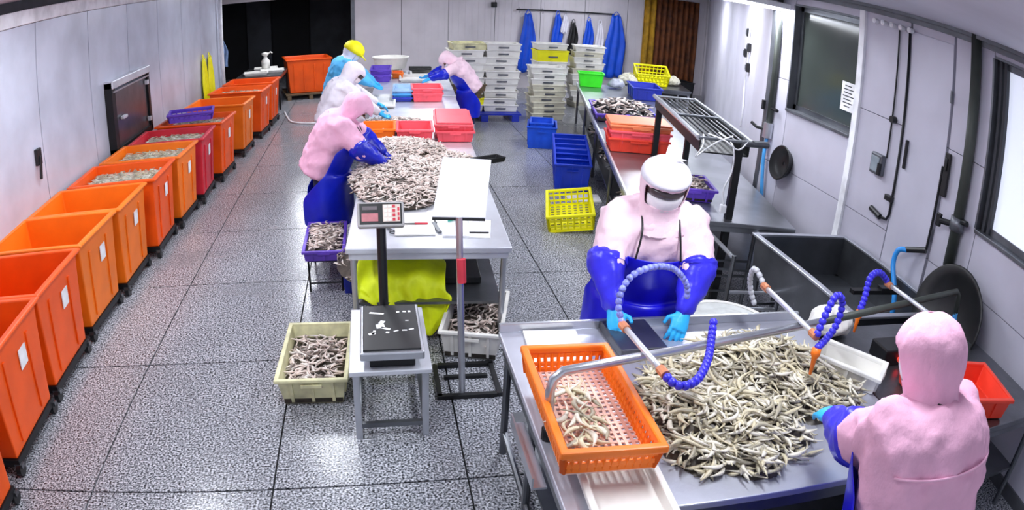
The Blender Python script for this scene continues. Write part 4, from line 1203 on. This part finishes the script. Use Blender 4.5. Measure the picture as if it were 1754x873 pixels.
so = MB().loft([(V((0, 0, z)), V((1, 0, 0)), V((0, 1, 0)), a, a * .7) for z, a in ((0, .14), (.06, .18), (.12, .14), (.17, .05))], 16).build('bag', mat('bag_grey', 'b7bccb', .35), t, smooth=True, mods=[('SUBSURF', dict(levels=2, render_levels=2))])
d_ = so.modifiers.new('folds', 'DISPLACE'); d_.texture = clouds('fold_small', .06); d_.strength = .06
for i, (v_, lab) in enumerate(((1.4, 'dark fish bags on the shelf under the red crates'), (3.6, 'dark fish bags on the shelf under the violet tray'), (5.4, 'dark fish bags on the shelf before the crate stack'))):
    cc = RT(.36, v_)
    fish_stuff('fish_bags', lab, 'fish bags', (cc.x, cc.y, .352), .28, .75, .20, 200, .12, .018, [BLKP, FISHP[1], FISHP[2], GREYM], RZ, BLKP)
# overhead rack with slats and white cables
t = thing('overhead_rack', 'dark slatted steel rack on posts above the long table', 'rack', (0, 0, 0))
RK = lambda u, v, z: V((2.57, 4.95, 0)) + pv * u + dv * v + V((0, 0, z))
for u in (0, .46):
    MB().tube([RK(u, 0, 1.45), RK(u, 2.15, 1.45)], .022, 8).build('side_rail', STEEL if u == 0 else GREYM, t)
for v_ in (0, 1.05, 2.15):
    MB().tube([RK(0, v_, 1.45), RK(.46, v_, 1.45)], .014, 8).build('cross_rail', GREYM, t)
for k in range(7):
    u = .06 + k * .057
    MB().tube([RK(u, .02, 1.435), RK(u, 2.13, 1.435)], .010, 6).build('slat', STEELD, t)
qz = Matrix.Rotation(RZ, 3, 'Z')
MB().box(RK(.23, 1.07, 1.33), (.42, 2.1, .012), qz).build('trough_floor', BLKM, t)
MB().box(RK(.02, 1.07, 1.385), (.012, 2.12, .11), qz).build('trough_side', BLKM, t)
MB().box(RK(.44, 1.07, 1.385), (.012, 2.12, .11), qz).build('trough_side', BLKM, t)
for u, v_ in ((.36, .03), (.06, 2.1), (.42, 2.1)):
    p = RK(u, v_, 0)
    MB().box((p.x, p.y, .72), (.06, .06, 1.44), qz).build('post', BLKM, t)
MB().tube([RK(.36, .0, 1.44), RK(.62, .06, 1.44)], .03, 8).build('arm', GREYM, t)
for i, pts in enumerate(([(.05, .05, 1.47), (.02, -.08, 1.40), (-.02, -.05, 1.30), (.06, -.02, 1.36), (.16, -.03, 1.44), (.30, .05, 1.48)],
                         [(.10, .1, 1.47), (.20, -.06, 1.46), (.32, -.08, 1.40), (.42, .0, 1.46)],
                         [(.22, .2, 1.47), (.28, -.05, 1.42), (.30, -.06, 1.22), (.26, -.04, 1.05), (.28, -.04, .92)])):
    tag(MB().tube(spline([RK(*p) for p in pts]), .0065, 6).build('white_cable', WHITE, None, None, 0, True), ('white cable looped over the near left end of the overhead rack', 'white cable bundled across the near end of the overhead rack', 'white cable hanging from the overhead rack to a small plug')[i], 'cable')
tag(MB().box(RK(.28, -.04, .885), (.05, .05, .07), qz).build('plug', WHITE, bevel=.008), 'small white plug at the end of the hanging cable', 'plug')
solid_crate('crate', 'navy blue crate at the far end of the overhead rack', 'crate', tuple(RT(1.1, 6.7, .783)), RZ, .8, .5, .22, NAVYP)
steel_table('back_table', 'small steel table by the brown curtain', (5.75, 13.5, 0), RZ, 1.5, 1.1, .72, STEELD, (2, 2), None)
basket('basket', 'yellow basket tilted on the table by the brown curtain', 'basket', (5.72, 13.5, .80), R(-12), .5, .68, .26, YELLOW, None, 8, 8, (R(18), 0, R(-12)))
for i, (x, y) in enumerate(((5.15, 13.3), (5.3, 13.7), (6.25, 13.6))):
    t = thing('plastic_sack', ('white sack left of the yellow tilted basket', 'white sack behind the yellow tilted basket', 'white sack to the right of the yellow tilted basket')[i], 'sack', (x, y, .73))
    so = MB().loft([(V((0, 0, z)), V((1, 0, 0)), V((0, 1, 0)), a * 1.1, a * .8) for z, a in ((0, .16), (.07, .2), (.14, .16), (.2, .05))], 16).build('bag', IVORY, t, smooth=True, mods=[('SUBSURF', dict(levels=2, render_levels=2))])
    d_ = so.modifiers.new('folds', 'DISPLACE'); d_.texture = clouds('fold_small', .06); d_.strength = .07

# floor totes and basket along the aisle
solid_crate('tote', 'bright blue tote on the aisle floor before the crate stack', 'tote', (2.78, 10.85, .0), R(-14), .62, .46, .36, BLUEP)
t = solid_crate('tote', 'small blue tote nested in the bright blue tote', 'tote', (2.76, 10.82, .14), R(-14), .5, .36, .28, BLUEP)
for i in range(4):
    t = solid_crate('tote', ('front blue tote of the leaning nested row', 'second blue tote of the leaning nested row', 'third blue tote of the leaning nested row', 'rear blue tote of the leaning nested row')[i], 'tote', (2.60 + i * .05, 8.45 + i * .22, .035 + .02 * i), 0, .55, .46, .38, mat('blue_deep_plastic', '0a36c0', .4, 0, .1, 4))
    t.rotation_euler = (R(8), 0, R(-13))
flat('white_sheet', 'white plastic sheet between the blue totes and yellow basket', 'sheet', 2.62, 7.88, .0, .42, .30, .02, R(-8), PAPER)
basket('basket', 'yellow perforated basket tilted on the aisle floor', 'basket', (2.20, 7.02, .05), R(-12), .80, .50, .20, YELLOW, None, 10, 7, (R(4), R(-8), R(-14)))

# ------------------------------------------------------------------ stacks of white crates
proto = {}
ORD = ('lowest', 'second', 'third', 'fourth', 'fifth', 'sixth', 'seventh', 'eighth', 'ninth', 'tenth', 'eleventh')
def nth(i): return ORD[i] + (' crate' if i == 0 else ' crate from the floor')
def stack_crate(m, lab, grp, loc, rz, dims=(.5, .66, .135)):
    key = (m.name, dims)
    if key not in proto:
        t = solid_crate('crate', lab, 'crate', loc, rz, dims[0], dims[1], dims[2], m, grp, False, .94)
        L, W, H = dims
        MB().box((0, -L / 2 - .004, H * .45), (W * .30, .014, .03)).build('handle', GREYM, t)
        proto[key] = t
        return t
    return dup(proto[key], loc, rz, lab, grp)
random.seed(5)
for i in range(9):
    stack_crate(IVORY if i < 6 else WHITEP, 'top crate of the slim white stack beside the blue totes' if i == 8 else 'white slim stack beside the blue totes, ' + nth(i), 'slim crate stack', (3.42 + random.uniform(-.03, .03), 13.25, .001 + i * .112), R(random.uniform(-6, 4)))
for i in range(11):
    if i == 8: continue
    m = YELLOW if i == 9 else WHITEP
    lab = 'yellow crate in the stack behind the slim white stack' if i == 9 else ('white crate on top of the yellow crate' if i == 10 else 'white stack below the yellow crate, ' + nth(i))
    stack_crate(m, lab, 'stack with the yellow crate', (3.86 + random.uniform(-.03, .03), 14.75, .001 + (i if i != 9 else 8) * .122 + (.015 if i == 10 else 0)), R(random.uniform(-5, 5)), (.5, .70, .25) if i == 9 else (.5, .66, .135))
for i in range(11):
    stack_crate(WHITEP if i % 3 else IVORY, 'top white crate before the row of hanging aprons' if i == 10 else 'white stack before the hanging aprons, ' + nth(i), 'stack before the aprons', (4.68 + random.uniform(-.05, .05), 14.75, .001 + i * .122), R(random.uniform(-8, 8)))
for cidx, cx in enumerate((1.82, 2.49)):
    for i in range(10):
        m = WHITEP
        if cidx == 0 and i == 1: m = YELLOW
        if (cidx, i) in ((0, 2), (0, 3)): m = BROWNC
        if i == 9: m = CREAM if cidx == 0 else WHITEP
        lab = {'yellow_plastic': 'yellow crate low in the pallet stack behind the far worker', 'brown_plastic': ('lower' if i == 2 else 'upper') + ' brown crate in the pallet stack behind the far worker', 'cream_plastic': 'cream crate on top of the pallet stack'}.get(m.name, 'white crate, %s column of the pallet stack, %s' % ('left' if cidx == 0 else 'right', nth(i).replace('from the floor', 'from the pallet')) if i < 9 else 'white crate topping the right column of the pallet stack')
        stack_crate(m, lab, 'pallet crate stack', (cx + random.uniform(-.03, .03), 13.25 + random.uniform(-.03, .03), .16 + i * .130), R(random.uniform(-6, 6)))
t = thing('pallet', 'blue plastic pallet under the double crate stack', 'pallet', (2.15, 13.25, 0))
for x in (-.6, 0, .6):
    MB().box((x, 0, .06), (.14, .9, .12)).build('bearer', NAVYP, t, bevel=.006)
for y in (-.38, -.19, 0, .19, .38):
    MB().box((0, y, .138), (1.42, .13, .035)).build('plank', NAVYP, t, bevel=.004)

# ------------------------------------------------------------------ far wall fittings
t = thing('coat_rail', 'dark rail with hooks on the far wall', 'rail', (0, 0, 0))
MB().cyl((3.62, FY - .07, 2.0), (6.2, FY - .07, 2.02), .018, 8).build('bar', BLKM, t)
for x in (3.7, 4.3, 4.9, 5.5, 6.1):
    MB().tube([(x, FY, 2.05), (x, FY - .07, 2.0), (x, FY - .10, 1.94), (x, FY - .07, 1.92)], .010, 6).build('hook', STEEL, t)
def garment(name, label, x0, x1, z0, z1, m, y=FY - .10, strap=True, amp=.05, axis='x', cat='apron', xw=None):
    t = thing(name, label, cat, (0, 0, 0))
    rows = []
    for i in range(16):
        v = i / 15
        row = []
        wf = .42 + .58 * min(1, v * 2.2)
        for j in range(25):
            u = j / 24 * 2 - 1
            c, hw = (x0 + x1) / 2, (x1 - x0) / 2
            a = c + u * hw * wf + .02 * math.sin(v * 5)
            d = y - amp * (.5 + .5 * math.sin(u * 8 + v * 2)) * (.4 + .6 * v)
            z = z1 - v * (z1 - z0) + .02 * math.sin(u * 5)
            row.append(V((a, d, z)) if axis == 'x' else V((LX + (FY - d) - .02, a, z)))
        rows.append(row)
    MB().sheet(rows).build('sheet', m, t, smooth=True, mods=[('SOLIDIFY', dict(thickness=.012))])
    if strap:
        c = (x0 + x1) / 2
        for s in (-1, 1):
            p = [V((c + s * (x1 - x0) * .18, y - .03, z1 - .01)), V((c + s * .03, y, z1 + .08)), V((c, y, z1 + .10))]
            if axis != 'x': p = [V((LX + (FY - q.y) - .02, q.x, q.z)) for q in p]
            MB().tube(p, .010, 6).build('strap', m, t)
    return t
garment('hanging_apron', 'bright blue apron hanging alone at the left of the rail', 3.72, 4.12, .42, 1.90, BLUEP)
garment('hanging_apron', 'narrow blue apron hanging above the yellow crate', 4.55, 4.82, 1.0, 1.92, BLUEP)
garment('hanging_apron', 'black apron hanging in the middle of the rail', 4.98, 5.22, .9, 1.72, BLKP)
garment('hanging_apron', 'small blue apron hanging right of the black one', 5.38, 5.64, .9, 1.80, BLUEP)
garment('hanging_coat', 'white coat hanging beside the large blue apron', 5.70, 5.92, .8, 1.75, WHITECL, cat='coat')
garment('hanging_apron', 'large blue apron hanging at the right end of the rail', 5.95, 6.50, .36, 2.0, BLUEP, FY - .14)
garment('white_towel', 'short white towel hanging near the narrow blue apron', 4.78, 4.94, 1.45, 1.92, WHITECL, FY - .13, False, cat='towel')
def curtain(name, label, x0, x1, z0, z1, m, nf):
    rows = []
    for i in range(6):
        v = i / 5
        rows.append([V((x0 + (x1 - x0) * j / (nf * 8), FY - .06 + .045 * math.sin(j / 8 * 2 * PI + v * .6), z1 - v * (z1 - z0))) for j in range(nf * 8 + 1)])
    return tag(MB().sheet(rows).build(name, m, None, None, 0, True, 0, [('SOLIDIFY', dict(thickness=.012))]), label, 'curtain')
curtain('strip_curtain', 'brown pleated curtain on the far wall', 7.35, 8.62, .12, 2.6, BROWNCUR, 8)
curtain('strip_curtain', 'narrow yellow curtain at the left of the brown one', 7.02, 7.36, .12, 2.6, YELCUR, 2)
t = thing('wall_sensor', 'small dark box high on the far wall', 'box', (3.06, FY - .05, 2.10))
MB().box((0, 0, 0), (.14, .08, .13)).build('case', BLKM, t, bevel=.01)
MB().lathe([(.03, 0), (.03, .03)], 12, (0, -.04, 0), Matrix.Rotation(R(90), 3, 'X')).build('lens', BLKP, t)

# left corner: yellow aprons, pipe, trays in the dark passage
garment('hanging_apron', 'yellow apron hanging on the left wall, nearer one', 12.75, 13.15, .40, 1.34, YELLOW, FY - .05, axis='y')
garment('hanging_apron', 'yellow apron hanging on the left wall by the corner', 13.25, 13.65, .45, 1.34, YELLOW, FY - .05, axis='y')
garment('hanging_coat', 'pale blue coat hanging in the dark passage corner', -3.85, -3.50, .75, 1.45, mat('pale_blue_cloth', '9dbcf0', .8), 17.2, True, .05, 'x', 'coat')
t = thing('coat_stand', 'thin dark coat stand in the passage corner', 'stand', (-3.68, 17.28, 0))
MB().cyl((0, 0, 0), (0, 0, 1.58), .015, 8).build('pole', GREYM, t)
MB().lathe([(.16, 0), (.16, .02), (.02, .04)], 16).build('base', GREYM, t)
MB().tube([(0, 0, 1.56), (0, -.08, 1.58), (0, -.10, 1.54)], .01, 6).build('hook', GREYM, t)
tag(MB().cyl((-3.06, 14.45, 0), (-3.06, 14.45, CZ), .035, 10).build('white_pipe', WHITE, None, None, 0, True), 'white vertical pipe at the left wall corner', 'pipe')
steel_table('prep_table', 'dark table with white trays in the passage', (-2.35, 15.35, 0), 0, .95, 1.5, .74, STEELD, (2, 2), None, legm=BLKM)
for i, (x, y) in enumerate(((-2.45, 14.95), (-2.15, 15.3), (-2.35, 15.75))):
    solid_crate('tray', ('white tray on the near corner of the dark table', 'white tray in the middle of the dark table', 'white tray at the back of the dark table')[i], 'tray', (x, y, .742), R(8), .36, .5, .06, WHITEP, None, False)
t = thing('pump_jug', 'white jug with a spout among the trays in the passage', 'jug', (-2.32, 15.55, .81))
MB().lathe([(.09, 0), (.10, .16), (.05, .22), (.04, .27), (.08, .30), (.08, .34), (.01, .36)], 16).build('jug', WHITEP, t, smooth=True)
MB().tube([(.03, 0, .3), (.12, 0, .36), (.16, 0, .33)], .015, 8).build('spout', WHITEP, t)
tag(MB().tube(spline([(-1.78, 14.2, .02), (-1.66, 13.6, .02), (-1.52, 13.1, .02), (-1.22, 12.88, .02), (-.6, 12.85, .02)]), .018, 8).build('white_hose', WHITE, None, None, 0, True), 'white hose curving over the floor beside the last tub carts', 'hose')

# steel hatch on the left wall
t = thing('wall_hatch', 'steel framed hatch door on the left wall above the carts', 'hatch', (LX, 8.6, 0))
MB().bx(0, .10, -.76, -.64, .78, 1.66).bx(0, .10, .68, .76, .78, 1.66).bx(0, .10, -.76, .76, .76, .84).build('frame', BLKM, t)
MB().bx(0, .12, -.76, .76, 1.58, 1.68).build('top_rail', STEELB, t, bevel=.01)
MB().bx(0, .11, -.72, .72, 1.53, 1.55).build('rail_slot', STEEL, t)
MB().bx(.02, .075, -.60, .66, .84, 1.52).build('door', STEELD, t, bevel=.006)
MB().box((.11, -.42, 1.18), (.05, .16, .04)).build('handle', STEELB, t, bevel=.008)
MB().box((.11, .60, 1.46), (.05, .06, .06)).build('hinge', STEELB, t, bevel=.006)
MB().box((.11, .60, .95), (.05, .06, .06)).build('hinge', STEELB, t, bevel=.006)
t = thing('panel_latch', 'black lever latch on the left wall panel seam', 'latch', (LX, 5.86, 1.30))
MB().box((.02, 0, 0), (.04, .10, .16)).build('plate', BLKP, t, bevel=.008)
MB().box((.05, -.03, -.10), (.02, .04, .22), (R(-12), 0, 0)).build('lever', BLKP, t, bevel=.006)

# ------------------------------------------------------------------ right wall fittings
t = thing('drain_pipe', 'thick dark vertical pipe with valves on the right wall', 'pipe', (RX - .06, 3.25, 0))
MB().cyl((0, 0, 1.08), (0, 0, CZ), .048, 14).build('tube', PIPEG, t, smooth=True)
MB().cyl((0, 0, 1.36), (0, 0, 1.46), .065, 14).build('collar', GREYM, t, smooth=True)
MB().cyl((0, 0, 1.40), (-.04, .16, 1.37), .024, 10).build('valve_body', BLKM, t)
MB().box((-.04, .18, 1.37), (.03, .05, .10)).build('valve_lever', BLKP, t, bevel=.006)
MB().cyl((0, 0, 1.44), (-.03, -.13, 1.46), .022, 10).build('valve_body', BLKM, t)
t = thing('corner_pipe', 'dark vertical pipe with valves beside the dark window', 'pipe', (RX - .04, 6.17, 0))
MB().cyl((0, 0, 1.30), (0, 0, CZ), .034, 12).build('tube', PIPEG, t, smooth=True)
MB().cyl((0, 0, 1.56), (-.02, -.16, 1.56), .018, 8).build('valve_body', BLKM, t)
MB().box((-.02, .12, 1.57), (.03, .04, .10)).build('valve_lever', BLKP, t)
MB().cyl((0, 0, 1.24), (0, 0, 1.40), .055, 12).build('coupling', STEEL, t)
MB().tube([(0, 0, 1.32), (-.06, .14, 1.32), (-.08, .22, 1.35)], .018, 8).build('valve_body', BLKM, t)
tag(MB().tube(spline([(RX - .04, 6.17, 1.26), (RX - .07, 6.13, 1.0), (RX - .05, 6.08, .62)]), .02, 8).build('blue_hose', SKYB, None, None, 0, True), 'pale blue hose hanging below the valves beside the window', 'hose')
tag(MB().lathe([(.02, 0), (.14, 0), (.17, .06), (.18, .07), (.17, .08), (.13, .02), (.02, .015)], 24, (0, 0, 0), Matrix.Rotation(R(-80), 3, 'Y'), False).build('rubber_basin', BLKP, None, (RX - .015, 5.80, 1.06), 0, True), 'small black rubber basin hung on the wall under the dark window', 'basin')
t = thing('conduit', 'thin dark conduit dropping to a switch box', 'conduit', (RX - .015, 0, 0))
MB().tube([(0, 4.26, 2.75), (0, 4.27, 1.58)], .008, 8).build('tube', BLKM, t)
MB().lathe([(.03, -.03), (.03, .03)], 12, (-.01, 4.24, 1.92), Matrix.Rotation(R(90), 3, 'Y')).build('clip_knob', BLKP, t)
t = thing('switch_box', 'grey switch box with dark lid on the right wall', 'switch box', (RX - .03, 4.36, 1.50))
MB().box((0, 0, 0), (.06, .15, .18)).build('case', GREYM, t, bevel=.012)
MB().box((-.035, 0, .0), (.012, .11, .13)).build('cover', mat('switch_cover', '8f9aa2', .3), t, bevel=.006)
MB().box((-.03, -.06, -.03), (.03, .03, .10)).build('lever', BLKP, t)
t = thing('gas_pipe', 'thin black pipe with taps down the door seam', 'pipe', (RX - .025, 0, 0))
MB().tube([(0, 4.11, 2.75), (0, 4.10, 1.15), (-.005, 4.12, 1.10), (-.01, 4.22, 1.09)], .012, 8).build('tube', BLKM, t, smooth=True)
MB().box((-.01, 4.13, 1.28), (.05, .09, .05)).build('tap', BLKP, t, bevel=.008)
MB().cyl((-.01, 4.20, 1.09), (-.01, 4.34, 1.12), .026, 10).build('valve', BLKP, t)
t = thing('supply_hose', 'bright blue hose bending down from a black wall tap', 'hose', (0, 0, 0))
MB().tube([(RX - .03, 3.55, 1.75), (RX - .03, 3.56, 1.08)], .012, 8).build('feed_pipe', BLKM, t)
MB().cyl((RX - .03, 3.56, 1.07), (RX - .10, 3.73, 1.0), .024, 10).build('tap', BLKP, t)
MB().tube(spline([(RX - .10, 3.72, 1.0), (RX - .14, 3.78, .97), (RX - .16, 3.78, .85), (RX - .18, 3.66, .66), (RX - .2, 3.6, .5)]), .022, 10).build('tube', mat('bright_blue_hose', '2f9bf0', .35), t, smooth=True)
t = thing('paper_notice', 'white printed notice taped on the dark window', 'notice', (RX + .07, 5.01, 1.94))
MB().box((0, 0, 0), (.004, .24, .27)).build('sheet', PAPER, t)
for k, w_ in enumerate((.10, .16, .13, .17, .12, .15, .09)):
    MB().box((-.003, .02 - .01 * (k % 2), .10 - k * .032), (.002, w_, .010)).build('print_line', INK, t)
t = thing('cable_cluster', 'row of white pipe clamps along the top of the right wall', 'clamps', (RX - .03, 0, 2.72))
for k in range(5):
    MB().lathe([(.022, 0), (.026, .05), (.01, .06)], 10, (0, 4.55 - k * .12, 0), Matrix.Rotation(R(-90), 3, 'Y')).build('clamp', WHITE, t)

# sockets and cable on the outward running wall
for i, (v_, z, w_) in enumerate(((2.2, 2.25, .10), (2.0, 2.05, .12), (2.35, 1.95, .10), (1.95, 1.78, .12))):
    p = A + (B - A).normalized() * v_ + V((0, 0, z)) + V((-math.sin(ang), math.cos(ang), 0)) * .025
    t = thing('wall_socket', ('topmost dark socket on the rear right wall', 'second dark socket down on the rear right wall', 'dark socket at the right of the wall cable', 'lowest dark socket on the rear right wall')[i], 'socket', p, ang)
    MB().box((0, 0, 0), (w_, .05, .12)).build('case', BLKP, t, bevel=.01)
    MB().box((0, .03, 0), (w_ * .6, .012, .07)).build('cover', GREYM, t, bevel=.004)
pts = []
for v_, z in ((2.10, 2.84), (2.12, 2.4), (2.08, 1.9), (2.14, 1.5), (2.0, 1.2), (2.05, .95)):
    pts.append(A + (B - A).normalized() * v_ + V((0, 0, z)) + V((-math.sin(ang), math.cos(ang), 0)) * .02)
tag(MB().tube(spline(pts), .012, 6).build('wall_cable', WHITE, None, None, 0, True), 'white cable running down the rear right wall past the sockets', 'cable')
solid_crate('crate', 'black crate on the floor right of the brown curtain', 'crate', (7.6, 16.3, 0), R(10), .6, .8, .5, BLKP, None, False)
